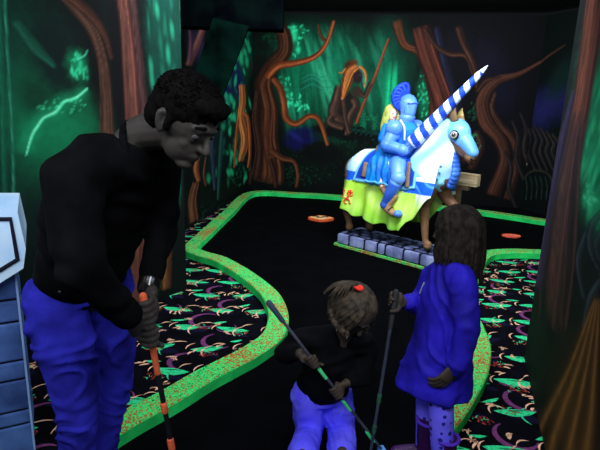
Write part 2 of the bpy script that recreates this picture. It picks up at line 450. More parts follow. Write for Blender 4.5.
w.stroke([(270, 150), (282, 158), (294, 162), (298, 176), (296, 188)], [10, 7, 5, 5, 4], (16, 10, 8), (84, 48, 32), (130, 80, 54), seed=25)
w.stroke([(270, 158), (274, 172), (276, 188)], [6, 6, 5], *DBROWN, seed=26)
# crouching long-haired forest dweller holding a staff
SK = ((14, 11, 11), (62, 46, 40), (112, 82, 66))
w.stroke([(389, 38), (376, 74), (366, 98), (356, 124)], [2.5, 3.5, 3.5, 3.5], (30, 14, 10), (128, 66, 42), (180, 100, 66), seed=30, streak=0.3)
w.blob(345, 108, 13, 22, (26, 24, 24), 0.95, 10, 0.3, 0.2)
w.stroke([(340, 84), (337, 100), (334, 114), (346, 124)], [10, 14, 14, 12], *SK, seed=31)
w.stroke([(352, 98), (356, 106), (350, 116), (348, 128), (346, 136)], [9, 10, 8, 7, 6], *SK, seed=32)
w.stroke([(342, 90), (344, 106), (346, 122), (350, 134)], [6, 6, 5, 6], *SK, seed=33)
w.stroke([(334, 114), (330, 122), (344, 128)], [8, 9, 8], *SK, seed=34)
w.stroke([(356, 88), (364, 96), (368, 88), (371, 82)], [6, 5, 5, 6], *SK, seed=35)
w.blob(357, 92, 7, 8, (60, 42, 34), 0.9, 0, 0.6)
w.blob(357, 76, 7, 9, (52, 38, 36), 1, 10, 0.4)
HR = ((60, 30, 14), (190, 108, 48), (255, 170, 90))
w.blob(351, 66, 9, 7, (66, 38, 22), 0.95, 0, 0.5); w.blob(354, 62, 6, 3.5, (96, 56, 32), 0.8, 0, 0.7)
w.trunk([(358, 66), (350, 72), (346, 84), (342, 100)], [10, 14, 11, 4], (30, 16, 10), (134, 72, 34), (250, 156, 84), 0.95, strands=7, seed=36)
w.stroke([(359, 66), (364, 70), (366, 78), (364, 88)], [3, 3, 2.5, 1], *HR, al=0.85, seed=38, freq=7)
w.stroke([(346, 68), (342, 73), (338, 72)], [3, 2, 1], *HR, al=0.6, seed=40)
w.blob(358, 77, 5, 7, (40, 30, 34), 1, 10, 0.5); w.blob(360, 75, 2, 1.2, (96, 76, 80), 0.6)
w.blob(356, 76, 4, 5, (44, 34, 40), 0.9, 0, 0.5)
w.col = np.clip(w.col, 0, 1) ** 1.14 * 1.28      # stronger contrast in the paint itself
w.build(M_mural, 'wall_back')

# ---- right far wall, coming forward from the back corner
rc = wb_b
wr = Wall('rf', rc, (4.35, 6.2), 2.97, 0.016, ref=(545, 120))
wr.tex(0.4)
wr.blob(545, 108, 24, 40, (34, 34, 92), 0.8, -40, 1, 0.4); wr.blob(560, 80, 14, 30, (8, 34, 28), 0.8, -20, 0.8)
for i in range(9):
    x = 522 + i * 6
    wr.stroke([(x, 118 + i * 3), (x + 8, 136 + i * 2), (x + 6, 152), (x + 14, 172)], [2, 4, 4, 2], *GREY, seed=50 + i)
wr.stroke([(520, 78), (536, 66), (548, 56), (566, 44)], [5, 4, 3, 2], *DBROWN, seed=60)
wr.stroke([(538, 60), (542, 48), (540, 36)], 2, *GREY, seed=61)
for i in range(8): wr.stroke([(520 + i * 5, 176), (522 + i * 5, 186), (521 + i * 5, 200)], 1.4, (10, 14, 14), (40, 58, 56), (70, 96, 90), 0.5, seed=70 + i)
wr.stroke([(516, 190), (530, 172), (548, 174), (560, 196)], [2, 3, 3, 2], (10, 12, 10), (44, 46, 36), (70, 70, 56), 0.6, seed=64)
wr.blob(526, 164, 2.2, 2.2, (150, 140, 120), 0.8)
wr.build(M_mural, 'wall_right')

# ---- left far wall
wl_a = G(183, 232); wl_a2 = wb_a + (wl_a - wb_a) * 1.5
wl = Wall('lf', wl_a2, wb_a, 2.97, 0.013, ref=(225, 110))
wl.tex(0.4)
wl.blob(240, 100, 14, 90, (6, 60, 44), 0.9, 0, 0.9)
wl.blob(238, 80, 9, 28, (16, 18, 78), 0.9, 0, 0.7); wl.blob(228, 92, 5, 26, (18, 20, 84), 0.8, 0, 0.7)
wl.blob(246, 55, 14, 30, (8, 84, 60), 0.8, 0, 0.9)
for i in range(90):
    y = 24 + rng.rand() * 160; x = 252 - rng.rand() * 8 - (y - 20) * (0.20 if y < 110 else 0.13) * rng.rand() * 2
    wl.blob(x, y, 1.4 + rng.rand() * 1.6, 4 + rng.rand() * 5, (40, 196, 132) if rng.rand() < 0.6 else (14, 104, 76), 0.7, -10 + rng.rand() * 30, 0.8)
wl.stroke([(252, 60), (256, 100), (254, 140), (252, 184)], [5, 8, 8, 12], *DBROWN, seed=71)
wl.trunk([(242, 84), (243, 100), (241, 118), (245, 140), (240, 162)], [7, 8, 9, 12, 6], (60, 26, 12), (170, 88, 40), (255, 170, 96), seed=72, strands=4)
wl.stroke([(243, 112), (248, 120), (250, 150), (248, 168)], [3, 5, 5, 3], (60, 26, 12), (150, 76, 36), (230, 140, 80), seed=73)
wl.stroke([(238, 118), (236, 140), (234, 168)], [3, 4, 2], (60, 26, 12), (150, 76, 36), (220, 130, 70), seed=74)
wl.speck(240, 170, 12, 16, 50, (22, 120, 80), (1, 3), 0.6, (60, 120))
wl.blob(214, 150, 20, 40, (5, 26, 26), 0.9, 0, 0.6)
wl.stroke([(214, 120), (212, 150), (215, 190)], [4, 5, 4], (8, 12, 20), (34, 44, 66), (70, 84, 110), 0.7, seed=75)
wl.stroke([(222, 130), (220, 160), (218, 200)], [4, 5, 3], (8, 20, 20), (20, 66, 62), (50, 110, 100), 0.7, seed=76)
wl.stroke([(200, 150), (196, 168), (199, 182)], [3, 6, 4], (40, 20, 12), (130, 72, 42), (200, 120, 74), 0.8, seed=77)
wl.trunk([(196, 182), (192, 200), (194, 222)], [6, 8, 10], *BROWN, seed=78, strands=3)
wl.stroke([(206, 156), (204, 174), (206, 186)], [2, 3, 2], *BROWN, seed=79)
wl.blob(196, 45, 10, 22, (44, 34, 70), 0.9, 0, 0.8); wl.stroke([(203, 28), (196, 46), (188, 66)], [5, 7, 6], (30, 20, 30), (110, 64, 66), (180, 120, 100), 0.9, seed=80)
wl.stroke([(190, 30), (191, 44), (189, 62)], [4, 5, 4], (30, 20, 40), (92, 60, 84), (150, 100, 110), 0.8, seed=81)
wl.speck(215, 215, 20, 12, 40, (12, 70, 56), (1, 3), 0.5)
wl.build(M_mural, 'wall_left')

# ---- near left wall
n0 = G(27, 345); n1 = G(186.5, 290); dd = (n1 - n0)
wn = Wall('ln', n0 - dd * 0.75, n1, 2.99, 0.0095, ref=(100, 120))
wn.tex(0.5, 0.3)
wn.blob(20, 110, 70, 150, (8, 62, 44), 0.85, 0, 0.9, 0.3)
wn.blob(60, 130, 60, 74, (9, 112, 70), 0.9, 30, 1)
wn.blob(58, 60, 30, 56, (6, 22, 20), 0.92, 10, 0.7, 0.3); wn.blob(36, 100, 20, 30, (6, 20, 18), 0.7, 10, 0.8)
wn.stroke([(14, 20), (36, 48), (56, 68)], [10, 12, 5], (8, 40, 30), (18, 84, 60), (30, 110, 84), 0.6, seed=90)
wn.stroke([(4, -20), (8, 60), (13, 150), (14, 260)], [3, 3, 3, 3], (10, 60, 44), (30, 110, 84), (60, 160, 124), 0.7, seed=91)
wn.stroke([(-2, -20), (2, 80), (5, 200)], [5, 6, 5], (6, 50, 34), (12, 84, 60), (20, 110, 80), 0.7, seed=92)
wn.blob(78, 66, 14, 20, (14, 130, 84), 0.85, 10, 1, 0.4)
wn.speck(76, 66, 6, 12, 26, (56, 226, 160), (2, 5), 0.6, (50, 110)); wn.speck(85, 74, 3, 8, 10, (50, 210, 150), (2, 4), 0.6, (60, 100))
wn.stroke([(88, 50), (84, 56), (76, 60)], 2, (20, 140, 100), (60, 200, 150), (120, 240, 200), 0.7, seed=93)
bolt = [(88, 88), (76, 98), (64, 102), (56, 112), (44, 118), (38, 126), (32, 136), (26, 156)]
wn.stroke(bolt, [16, 20, 22, 22, 26, 28, 30, 30], (10, 100, 64), (16, 130, 84), (22, 150, 100), 0.7, soft=1.0, seed=94)
wn.stroke(bolt, [3, 4, 4, 5, 4, 4, 4, 2], (30, 170, 110), (80, 236, 170), (170, 255, 220), 0.85, soft=0.8, seed=95)
wn.speck(62, 105, 26, 8, 30, (70, 230, 160), (1.5, 3.6), 0.5, (10, 50))
wn.blob(96, 50, 12, 80, (6, 8, 9), 0.9, 0, 0.6, 0.2); wn.blob(118, 60, 9, 120, (5, 6, 8), 0.95, 0, 0.5)
wn.trunk([(-40, -80), (10, -46), (54, -14), (76, 8), (92, 30), (102, 58), (106, 90), (108, 150), (112, 230), (104, 330)], [10, 12, 12, 14, 12, 12, 13, 16, 20, 34], (14, 8, 8), (56, 34, 26), (100, 66, 50), 0.95, seed=96, strands=4)
wn.trunk([(60, -10), (88, 12), (104, 34), (112, 60)], [10, 12, 8, 4], (14, 8, 8), (60, 32, 24), (96, 58, 40), 0.9, seed=97, strands=3)
wn.trunk([(112, -110), (116, -60), (120, -20), (126, 20), (130, 60), (134, 120), (138, 200), (136, 320)], [14, 14, 14, 15, 18, 20, 24, 34], (24, 10, 10), (74, 40, 34), (118, 70, 58), seed=98, strands=6)
wn.trunk([(124, -110), (132, -20), (137, 30), (142, 80), (148, 180), (152, 300)], [6, 6, 7, 8, 10, 14], (20, 10, 10), (58, 34, 34), (92, 60, 56), 0.9, seed=99, strands=3)
wn.blob(166, 40, 26, 90, (7, 58, 46), 0.95, 0, 0.6, 0.15)
for i in range(26):
    x = 146 + rng.rand() * 40; y = -5 + rng.rand() * 95
    wn.blob(x, y, 1.6 + 2 * rng.rand(), 10 + 12 * rng.rand(), (20, 112, 84) if rng.rand() < .5 else (6, 40, 34), 0.5, -6 + rng.rand() * 14, 1)
for x, y in ((151, 66), (152, 80), (168, 55), (157, 10), (182, 8), (172, 30)): wn.blob(x, y, 3.5, 13, (40, 168, 124), 0.55, 5, 1)
wn.blob(176, 175, 8, 60, (8, 70, 56), 0.8, 0, 0.9); wn.blob(178, 172, 3, 30, (40, 160, 130), 0.6, 5, 1)
wn.stroke([(172, 190), (174, 220), (168, 250), (166, 290)], [8, 10, 12, 14], (14, 8, 8), (78, 46, 26), (128, 82, 46), seed=100, freq=6)
wn.blob(36, 240, 60, 60, (5, 20, 18), 0.7, 0, 0.9)
wn.build(M_mural, 'wall_left')

# ---- near right wall panel
ra = G(524, 358); rb = G(545, 450); rb = ra + (rb - ra) * 2.1
wp = Wall('rn', ra, rb, 2.99, 0.0085, ref=(575, 200))
wp.tex(0.5, 0.25)
wp.blob(600, 110, 34, 130, (8, 96, 60), 0.95, 6, 0.6, 0.25)
wp.blob(594, 180, 14, 60, (14, 170, 108), 0.9, 8, 1, 0.3); wp.blob(597, 90, 10, 50, (14, 150, 96), 0.8, 6, 1, 0.3)
for i in range(22):
    x = 582 + rng.rand() * 20; y = 60 + rng.rand() * 150
    wp.blob(x, y, 2 + 2 * rng.rand(), 10 + 16 * rng.rand(), (50, 210, 140) if rng.rand() < .45 else (6, 60, 40), 0.5, -14 + rng.rand() * 16, 1)
wp.speck(590, 196, 7, 12, 16, (80, 230, 160), (2, 4), 0.6)
wp.blob(590, 285, 46, 60, (8, 12, 14), 0.95, 0, 0.5, 0.3)
wp.trunk([(628, -140), (614, -80), (600, -30), (590, 40), (581, 100), (572, 150), (566, 190)], [20, 20, 20, 20, 19, 20, 22], (14, 8, 10), (92, 46, 35), (146, 84, 62), side=0.15, seed=110, freq=8, strands=6, fade=1.0)
wp.trunk([(578, 110), (570, 160), (563, 210), (557, 270), (552, 330)], [14, 22, 30, 34, 30], (8, 6, 9), (50, 30, 28), (96, 60, 52), 0.9, strands=6, seed=130, fade=1.5)
wp.trunk([(574, 90), (562, 140), (552, 190), (544, 240), (538, 290)], [5, 8, 10, 12, 12], (10, 7, 16), (38, 28, 52), (66, 50, 84), 0.8, strands=3, seed=111, fade=1.5)
for i, q in enumerate(([(604, 208), (592, 226), (590, 250), (602, 276)], [(604, 228), (596, 244), (600, 262)], [(586, 232), (578, 262), (584, 300)], [(600, 280), (590, 300), (584, 330)])):
    wp.stroke(q, [3, 6, 6, 3][:len(q)], (8, 10, 12), (36, 44, 52), (70, 84, 92), 0.7, seed=113 + i)
wp.blob(536, 350, 18, 60, (8, 30, 20), 0.8, 0, 0.9)
wp.stroke([(598, 290), (590, 340), (578, 400), (566, 480)], [6, 24, 50, 80], (34, 22, 10), (66, 42, 18), (78, 50, 22), 0.8, soft=1.0, streak=0, seed=119)
for i, (x1, ww_) in enumerate(((536, 9), (553, 12), (571, 9), (588, 13), (612, 12))):
    wp.stroke([(595 + i * 1.5, 298), ((x1 + 595) / 2 + 3, 370), (x1, 440), (x1 - 12, 500)], [2, ww_ * .5, ww_, ww_ * 1.3], (66, 42, 18), (110, 70, 28), (150, 102, 48), 0.75, soft=1.0, seed=120 + i, freq=1, streak=0.1, side=0)
wp.build(M_mural, 'wall_right')

# ---- ceiling, soffit above the back scene, beam
M_black = mat('black_ceiling_paint', (9, 9, 11), (5, 5, 6), scale=3, rough=0.9, spec=0.1)
struct(mesh('ceiling', [box((1.2, 4.2, 3.03), (9, 11.5, 0.06))], M_black, smooth=False))
M_beam = mat('dark_painted_beam', (5, 13, 12), (2, 3, 6), scale=5, rough=1.0, spec=0.0, detail=5)
a = P(178, 25, 5.1); b = P(283, 29, 5.1); top = 3.0
bm_ = box(((a.x + b.x) / 2 - 0.45, 5.22, (a.z + top) / 2 - 0.01), (b.x - a.x + 0.9, 0.24, top - a.z), bev=0.01)
struct(mesh('trim_1', [bm_], M_beam, smooth=False))
# leaning dark board under the beam
M_board = mat('dark_green_board', (5, 26, 20), (2, 6, 5), scale=4, rough=1.0, spec=0.0, detail=5)
q = [P(213, 18, 5.0), P(249, 26, 5.0), P(222, 98, 5.0), P(190, 88, 5.0)]
vs = q + [p + V((0, 0.06, 0)) for p in q]
o = mesh('scenery_board', (vs, [(3, 2, 1, 0), (4, 5, 6, 7), (0, 1, 5, 4), (1, 2, 6, 5), (2, 3, 7, 6), (3, 0, 4, 7)]), M_board, smooth=False)
tag(o, 'dark green board hanging slanted from the ceiling beam behind the man', 'board')

# ------------------------------------------------------------------ floor carpet with neon pattern
M_cbase = mat('black_neon_carpet', (8, 8, 18), (3, 3, 6), scale=9, rough=0.95, spec=0.05)
M_cg = mat('carpet_green', (60, 222, 150), (30, 170, 106), scale=50, rough=0.95, spec=0.05)
M_cc = mat('carpet_cream', (250, 196, 160), (200, 150, 120), scale=50, rough=0.95, spec=0.05)
M_cp = mat('carpet_mauve', (118, 58, 108), (86, 42, 84), scale=50, rough=0.95, spec=0.05)
M_cr = mat('carpet_red', (190, 62, 50), (120, 36, 34), scale=50, rough=0.95, spec=0.05)
M_cn = mat('carpet_navy', (20, 20, 48), (12, 12, 30), scale=50, rough=0.95, spec=0.05)
cv = []; cf = []; cm = []
def poly3(pts, z, mi):
    o = len(cv); pts = pts if sum(pts[k_][0] * pts[(k_ + 1) % len(pts)][1] - pts[(k_ + 1) % len(pts)][0] * pts[k_][1] for k_ in range(len(pts))) > 0 else pts[::-1]; cv.extend([(p[0], p[1], z) for p in pts]); cf.append(tuple(range(o, o + len(pts)))); cm.append(mi)
poly3([(-3.6, -1.5), (4.9, -1.5), (4.9, 9.6), (-3.6, 9.6)], 0, 0)
def lens(x, y, l, wd, a, z, mi, bend=0.0, n=9):
    ca, sa = math.cos(a), math.sin(a); up = []; dn = []
    for i in range(n + 1):
        t = i / n; X = (t - .5) * l; Wd = wd * math.sin(PI * t) ** 0.8 * 0.5; B = bend * (1 - (2 * t - 1) ** 2)
        jt = 1 + random.uniform(-.1, .1)
        up.append((x + X * ca - (B + Wd * jt) * sa, y + X * sa + (B + Wd * jt) * ca)); dn.append((x + X * ca - (B - Wd * .5) * sa, y + X * sa + (B - Wd * .5) * ca))
    poly3(up[::-1] + dn[1:-1], z, mi)
def arc(x, y, r, wd, a0, a1, z, mi, n=14):
    for i in range(n):
        t0 = a0 + (a1 - a0) * i / n; t1 = a0 + (a1 - a0) * (i + 1) / n
        w0 = wd * (0.25 + math.sin(PI * i / n)) * .6; w1 = wd * (0.25 + math.sin(PI * (i + 1) / n)) * .6
        pts = [(x + (r + w0) * math.cos(t0), y + (r + w0) * math.sin(t0)), (x + (r + w1) * math.cos(t1), y + (r + w1) * math.sin(t1)),
               (x + (r - w1) * math.cos(t1), y + (r - w1) * math.sin(t1)), (x + (r - w0) * math.cos(t0), y + (r - w0) * math.sin(t0))]
        poly3(pts, z, mi)
S = 0.30
def onfloor(x, y): return (-3.0 < x < -0.02 and 1.6 < y < 8.8) or (0.7 < x < 3.2 and 1.7 < y < 6.2)
for j in range(int(1.6 / S), int(8.9 / S)):
    for i in range(-15, 16):
        x = (i + (j % 2) * .5) * S + random.uniform(-.02, .02); y = j * S + random.uniform(-.02, .02)
        if not onfloor(x, y): continue
        fl = random.choice((-1, 1)); R_ = random.uniform
        if (i + j) % 2 == 0: arc(x + .09, y + .11, R_(.09, .12), 0.022, R_(1.0, 2.2), R_(4.2, 5.8), 0.0008, 3, 20)
        if (i + j) % 4 == 1: arc(x - .05, y + .02, R_(.06, .08), 0.014, R_(3, 4), R_(5.5, 8), 0.0010, 3, 16)
        lens(x + .02, y - .06, .24, .10, R_(-.6, .6), 0.0006, 5)
        gx, ga, gl = x + R_(-.03, .03), R_(-.3, .3), R_(.17, .26); lens(gx, y, gl, R_(-.115, -.085), ga, 0.0014, 1, -.004); lens(gx + .01, y + .002, gl * .5, .010, ga + .1, 0.0024, 0); arc(gx - gl * .3, y - .005, .07, .007, 1.9, 3.4, 0.0016, 2, 10)
        if random.random() < .5: lens(x - .11, y + .10, R_(.08, .13), R_(-.045, -.03), R_(-.2, .6), 0.0014, 1, -.003)
        lens(x + .10, y + .05, R_(.08, .13), .014, R_(.1, .9), 0.0018, 2, .02)
        arc(x + .10, y - .05, R_(.08, .11), .009, 2.0, 3.9, 0.0016, random.choice((1, 2)), 16)
        for _ in range(2):
            bx, by = x + R_(-.15, .15), y + R_(-.15, .15)
            for _ in range(3): lens(bx + R_(-.03, .03), by + R_(-.025, .025), R_(.03, .07), R_(.010, .026), R_(-.5, 1.6), 0.0020, 2, .004, 4)
        cx2, cy2 = x + R_(-.08, .1), y + R_(-.12, .0)
        for _ in range(24):
            lens(cx2 + R_(-.055, .055), cy2 + R_(-.035, .035), R_(.012, .034), R_(.006, .014), R_(0, 3), 0.0022, 4 if random.random() < .7 else 1, 0, 3)
me = D.meshes.new('floor'); me.from_pydata(cv, [], cf); me.update()
for m in (M_cbase, M_cg, M_cc, M_cp, M_cr, M_cn): me.materials.append(m)
me.polygons.foreach_set('material_index', cm); me.update()
fo = D.objects.new('floor', me); C.objects.link(fo); struct(fo)

# ------------------------------------------------------------------ playing surface + glowing curbs
left_far = [(252, 193), (228, 212), (207, 231), (193, 244)]
left_near = [(191, 249), (203, 254), (220, 259), (240, 270), (257, 282), (270, 294), (277, 308), (278, 322), (271, 337), (250, 352), (225, 365)]
left_front = [(225, 365), (200, 378), (170, 396), (127, 419), (96, 438), (70, 456), (40, 480)]
back = [(252, 192.5), (300, 193.5), (340, 196), (400, 202), (482, 211), (543, 220), (562, 223)]
right_far = [(562, 254), (545, 252), (510, 251), (486, 254), (474, 268), (468, 290), (468, 312)]
right_near = [(468, 312), (474, 328), (479, 346), (475, 370), (462, 394), (448, 414), (432, 431)]
gp = lambda L: [G(x, y, 0.07) for x, y in L]
outline = [(p.x, p.y) for p in sample(gp(left_far[:-1]) + gp(left_near), 4) + gp(left_front)[1:]]
outline += [(-1.3, 1.0), (-1.3, -1.2), (1.0, -1.2)]
rr_ = [(395, 490), (414, 460)] + list(reversed(right_near)); outline += [(p.x, p.y) for p in sample(gp(rr_) + gp(list(reversed(right_far)))[1:], 4)]
outline += [(p.x, p.y) for p in reversed(gp(back))][:-1]
M_felt = mat('black_felt', (3, 3, 5), (1, 1, 3), scale=4, rough=0.95, spec=0.04)
bm = bmesh.new(); vv = [bm.verts.new((x, y, 0.006)) for x, y in outline]
es = [bm.edges.new((vv[i], vv[(i + 1) % len(vv)])) for i in range(len(vv))]
bmesh.ops.triangle_fill(bm, edges=es, use_beauty=True)
for f_ in bm.faces:
    if f_.normal.z < 0: f_.normal_flip()
me = D.meshes.new('playing_surface'); bm.to_mesh(me); bm.free(); me.materials.append(M_felt)
po = D.objects.new('playing_surface', me); C.objects.link(po)
tag(po, 'black felt mini golf fairway inside the speckled green curbs', 'mini golf green')

def curb_mat(name):
    m = D.materials.new(name); m.use_nodes = True; nt = m.node_tree; b = nt.nodes['Principled BSDF']
    b.inputs['Roughness'].default_value = 0.9; b.inputs['Specular IOR Level'].default_value = 0.05
    tc = nt.nodes.new('ShaderNodeTexCoord')
    n = nt.nodes.new('ShaderNodeTexNoise'); n.inputs['Scale'].default_value = 70; n.inputs['Detail'].default_value = 4; n.inputs['Distortion'].default_value = 1.2
    n2 = nt.nodes.new('ShaderNodeTexNoise'); n2.inputs['Scale'].default_value = 3.5; n2.inputs['Detail'].default_value = 2
    for x in (n, n2): nt.links.new(tc.outputs['Object'], x.inputs['Vector'])
    ad = nt.nodes.new('ShaderNodeMath'); ad.operation = 'MULTIPLY_ADD'; ad.inputs[1].default_value = 0.40
    nt.links.new(n2.outputs['Fac'], ad.inputs[0]); nt.links.new(n.outputs['Fac'], ad.inputs[2])
    r = nt.nodes.new('ShaderNodeValToRGB'); cr = r.color_ramp
    cr.elements[0].position = 0.54; cr.elements[0].color = (*lin((16, 84, 44)), 1)
    cr.elements[1].position = 0.62; cr.elements[1].color = (*lin((50, 224, 112)), 1)
    e2 = cr.elements.new(0.705); e2.color = (*lin((76, 236, 118)), 1)
    e3 = cr.elements.new(0.745); e3.color = (*lin((116, 110, 52)), 1)
    e4 = cr.elements.new(0.82); e4.color = (*lin((176, 84, 42)), 1)
    nt.links.new(ad.outputs[0], r.inputs['Fac']); nt.links.new(r.outputs['Color'], b.inputs['Base Color'])
    bp = nt.nodes.new('ShaderNodeBump'); bp.inputs['Strength'].default_value = 0.4; bp.inputs['Distance'].default_value = 0.01
    nt.links.new(n.outputs['Fac'], bp.inputs['Height']); nt.links.new(bp.outputs['Normal'], b.inputs['Normal'])
    return m
M_curb = curb_mat('speckled_green_turf')
M_side = mat('green_curb_side', (44, 232, 112), (34, 190, 90), scale=6, rough=0.8, spec=0.1)
def curb_chain(segs, labels, wd=0.15, h=0.07, sub=6):
    allp = []; cuts = [0]
    for k_, L_ in enumerate(segs):
        L_ = gp(L_); allp += L_ if k_ == 0 else L_[1:]; cuts.append((len(allp) - 1) * sub)
    p = sample(allp, sub)
    prof = [(-wd / 2, 0.0), (-wd / 2, h - .008), (-wd / 2 + .008, h), (wd / 2 - .008, h), (wd / 2, h - .008), (wd / 2, 0.0)]
    n = len(prof); rings = []
    for i, q in enumerate(p):
        t = (p[min(i + 1, len(p) - 1)] - p[max(i - 1, 0)]); t.z = 0; t.normalize(); s = V((-t.y, t.x, 0))
        rings.append([V((q.x, q.y, 0.007)) + s * a + V((0, 0, z)) for a, z in prof])
    for c in range(len(segs)):
        R2 = [list(r_) for r_ in rings[cuts[c]:cuts[c + 1] + 1]]
        if c > 0: R2[0] = [a_ + (b_ - a_).normalized() * .0015 for a_, b_ in zip(R2[0], R2[1])]
        if c < len(segs) - 1: R2[-1] = [a_ + (b_ - a_).normalized() * .0015 for a_, b_ in zip(R2[-1], R2[-2])]
        vs = [v for r_ in R2 for v in r_]; fs = []; mi = []
        for i in range(len(R2) - 1):
            for k in range(n - 1):
                fs.append((i * n + k, (i + 1) * n + k, (i + 1) * n + k + 1, i * n + k + 1)); mi.append(0 if 1 <= k <= 3 else 1)
            fs.append((i * n + n - 1, (i + 1) * n + n - 1, (i + 1) * n, i * n)); mi.append(1)
        fs.append(tuple(range(n))); mi.append(1); fs.append(tuple(range(len(vs) - 1, len(vs) - n - 1, -1))); mi.append(1)
        me = D.meshes.new('curb'); me.from_pydata([tuple(v) for v in vs], [], fs); me.update()
        me.materials.append(M_curb); me.materials.append(M_side); me.polygons.foreach_set('material_index', mi)
        bm = bmesh.new(); bm.from_mesh(me); bmesh.ops.recalc_face_normals(bm, faces=bm.faces); bm.to_mesh(me); bm.free()
        o = D.objects.new('curb', me); C.objects.link(o); tag(o, labels[c], 'curb')
curb_chain([list(reversed(back)), [back[0]] + left_far[1:], [left_far[-1]] + left_near[0:], left_front],
  ['long green speckled curb along the foot of the back mural, behind the horse',
   'straight green speckled curb along the left wall, running to the back corner',
   'green speckled curb bulging round the patterned carpet, meeting the raised club handle of the toddler',
   'nearest green speckled curb on the left, leading down beside the knees of the man'])
curb_chain([right_far, right_near],
  ['green speckled curb between black felt and the carpet beside the dark right wall, right of the hair of the girl',
   'green speckled curb curving behind the blue coat and boots of the girl'])

# orange markers lying on the felt
M_or = mat('fluorescent_orange', (255, 120, 60), (240, 84, 40), scale=30, rough=0.6)
M_ory = mat('fluorescent_yellow_inlay', (255, 226, 160), (240, 180, 110), scale=30, rough=0.6)
M_dk = mat('dark_inlay', (60, 18, 14), (40, 12, 10), scale=20)
c = G(321, 218, 0.03)
t = thing('tee_marker', 'orange glowing lobed marker plate lying on black felt before the horse', 'marker', (c.x, c.y, 0.006))
def lobed(rx, ry, am, n=48): return [(rx * math.cos(2 * PI * k / n) * (1 + am * math.cos(8 * PI * k / n)), ry * math.sin(2 * PI * k / n) * (1 + am * math.cos(8 * PI * k / n))) for k in range(n)]
mesh('plate', [prism(lobed(.165, .13, .09), 0, .03)], M_or, t, smooth=False)
mesh('plate_face', [prism(lobed(.14, .10, .09), .030, .034)], M_ory, t, smooth=False)
mesh('marking', [prism([(x * .05 + cx_, y * .03 + cy_) for x, y in ((-1, -1), (1, -.4), (.6, 1), (-.8, .6))], .034, .036) for cx_, cy_ in ((-.02, -.01), (.06, .045), (-.07, .05))], M_dk, t, smooth=False)
mesh('marking', [prism([(x * .03 + .09, y * .012 - .03) for x, y in ((-1, -1), (1, -1), (1, 1), (-1, 1))], .034, .036)], M_or, t, smooth=False)
c = G(511, 237)
t = thing('cup_marker', 'small orange pink disc on the felt beyond the girl, near right wall', 'marker', (c.x, c.y, 0.006))
M_pk = mat('fluorescent_pink_orange', (250, 130, 110), (230, 90, 80), scale=30, rough=0.6)
mesh('disc', [prism([(.115 * math.cos(k * PI / 12), .075 * math.sin(k * PI / 12)) for k in range(24)], 0, .012)], M_pk, t, smooth=False)
mesh('disc_rim', [tube([(.115 * math.cos(k * PI / 12), .075 * math.sin(k * PI / 12), .012) for k in range(25)], .006, n=6, cap=False)], M_or, t)

# ================================================================== jousting statue (local frame: x forward, y away from the camera, z up)
SO = V((0.42, 5.5, 0.006)); SR = math.atan2(-0.673, 0.74)
def scol(c, **k): return mat(k.pop('n', 'statue_paint'), c, k.pop('c2', None), scale=k.pop('scale', 6), rough=k.pop('rough', 0.45), spec=k.pop('spec', 0.35), **k)

# stone plinth
pl = thing('stone_plinth', 'low cobbled grey-blue stone plinth under the horse statue', 'plinth', SO, SR)
M_mortar = mat('dark_mortar', (16, 20, 44), (8, 10, 26), scale=10, rough=0.8)
M_stone = mat('painted_blue_stone', (150, 160, 205), (84, 92, 140), scale=7, rough=0.6, detail=6, bump=0.3, bscale=20)
M_stone2 = mat('painted_blue_cobble', (104, 116, 160), (34, 40, 72), scale=9, rough=0.6, detail=6, bump=0.3, bscale=20)
LX, LY = 1.27, 0.46
mesh('core', [box((LX / 2, LY / 2, 0.075), (LX - .03, LY - .03, 0.128))], M_mortar, pl, smooth=False)
st = []; x = 0.0
for wdt in (.17, .21, .17, .10, .22, .19, .21):
    st.append(box((x + wdt / 2, .03, .088), (wdt - .018, .06, .112), bev=.022)); x += wdt
y = .07
for wdt in (.12, .13, .12):
    st.append(box((.025, y + wdt / 2, .088), (.06, wdt - .015, .112), bev=.022)); st.append(box((LX - .025, y + wdt / 2, .088), (.06, wdt - .015, .112), bev=.022)); y += wdt
x = 0
for wdt in (.2, .17, .2, .16, .2, .18, .16):
    st.append(box((x + wdt / 2, LY - .03, .088), (wdt - .018, .06, .112), bev=.022)); x += wdt
mesh('edge_stones', st, M_stone, pl, angle=50)
st = []
for r, (y, off) in enumerate(((.115, .03), (.205, .0), (.295, .05), (.375, .02))):
    x = .06 + off
    while x < LX - .12:
        wdt = random.uniform(.10, .17)
        st.append(ell((x + wdt / 2, y, .134), (wdt / 2 - .007, .040, .016), n=12, m=6)); x += wdt
mesh('top_cobbles', st, M_stone2, pl)
mesh('turf_strip', [box((LX / 2, -.012, .016), (LX + .03, .022, .026)), box((-.012, LY / 2, .016), (.022, LY + .0, .026))], M_curb, pl, smooth=False)

# ---- horse
hs = thing('horse_statue', 'painted horse statue with pale blue head armour, standing on the stone plinth', 'horse statue', SO + V((0, 0, .15)), SR)
ZB = .15
def hz(p): return V((p[0], p[1], p[2] - ZB))
def T(pts, rad, **k): return tube([hz(p) for p in pts], rad, **k)
def E_(c, r, M=None): return ell(hz(c), r, M)
cy = .23
body = [T([(.10, cy, .86), (.32, cy, .86), (.62, cy, .83), (.92, cy, .86), (1.06, cy, .90)], [.17, .18, .18, .175, .15], sub=3, n=20),
        T([(.98, cy, .92), (1.06, cy, 1.10), (1.10, cy, 1.26), (1.15, cy, 1.36)], [(.13, .17), (.10, .13), (.085, .105), (.07, .09)], sub=3, ref=(1, 0, 0))]
def hleg(pts, rad): return [T(pts, rad, sub=3, n=12)]
body += hleg([(.10, .15, .80), (.10, .14, .58), (.01, .14, .42), (.06, .14, .27), (.06, .14, .21)], [.12, .075, .045, .034, .038])
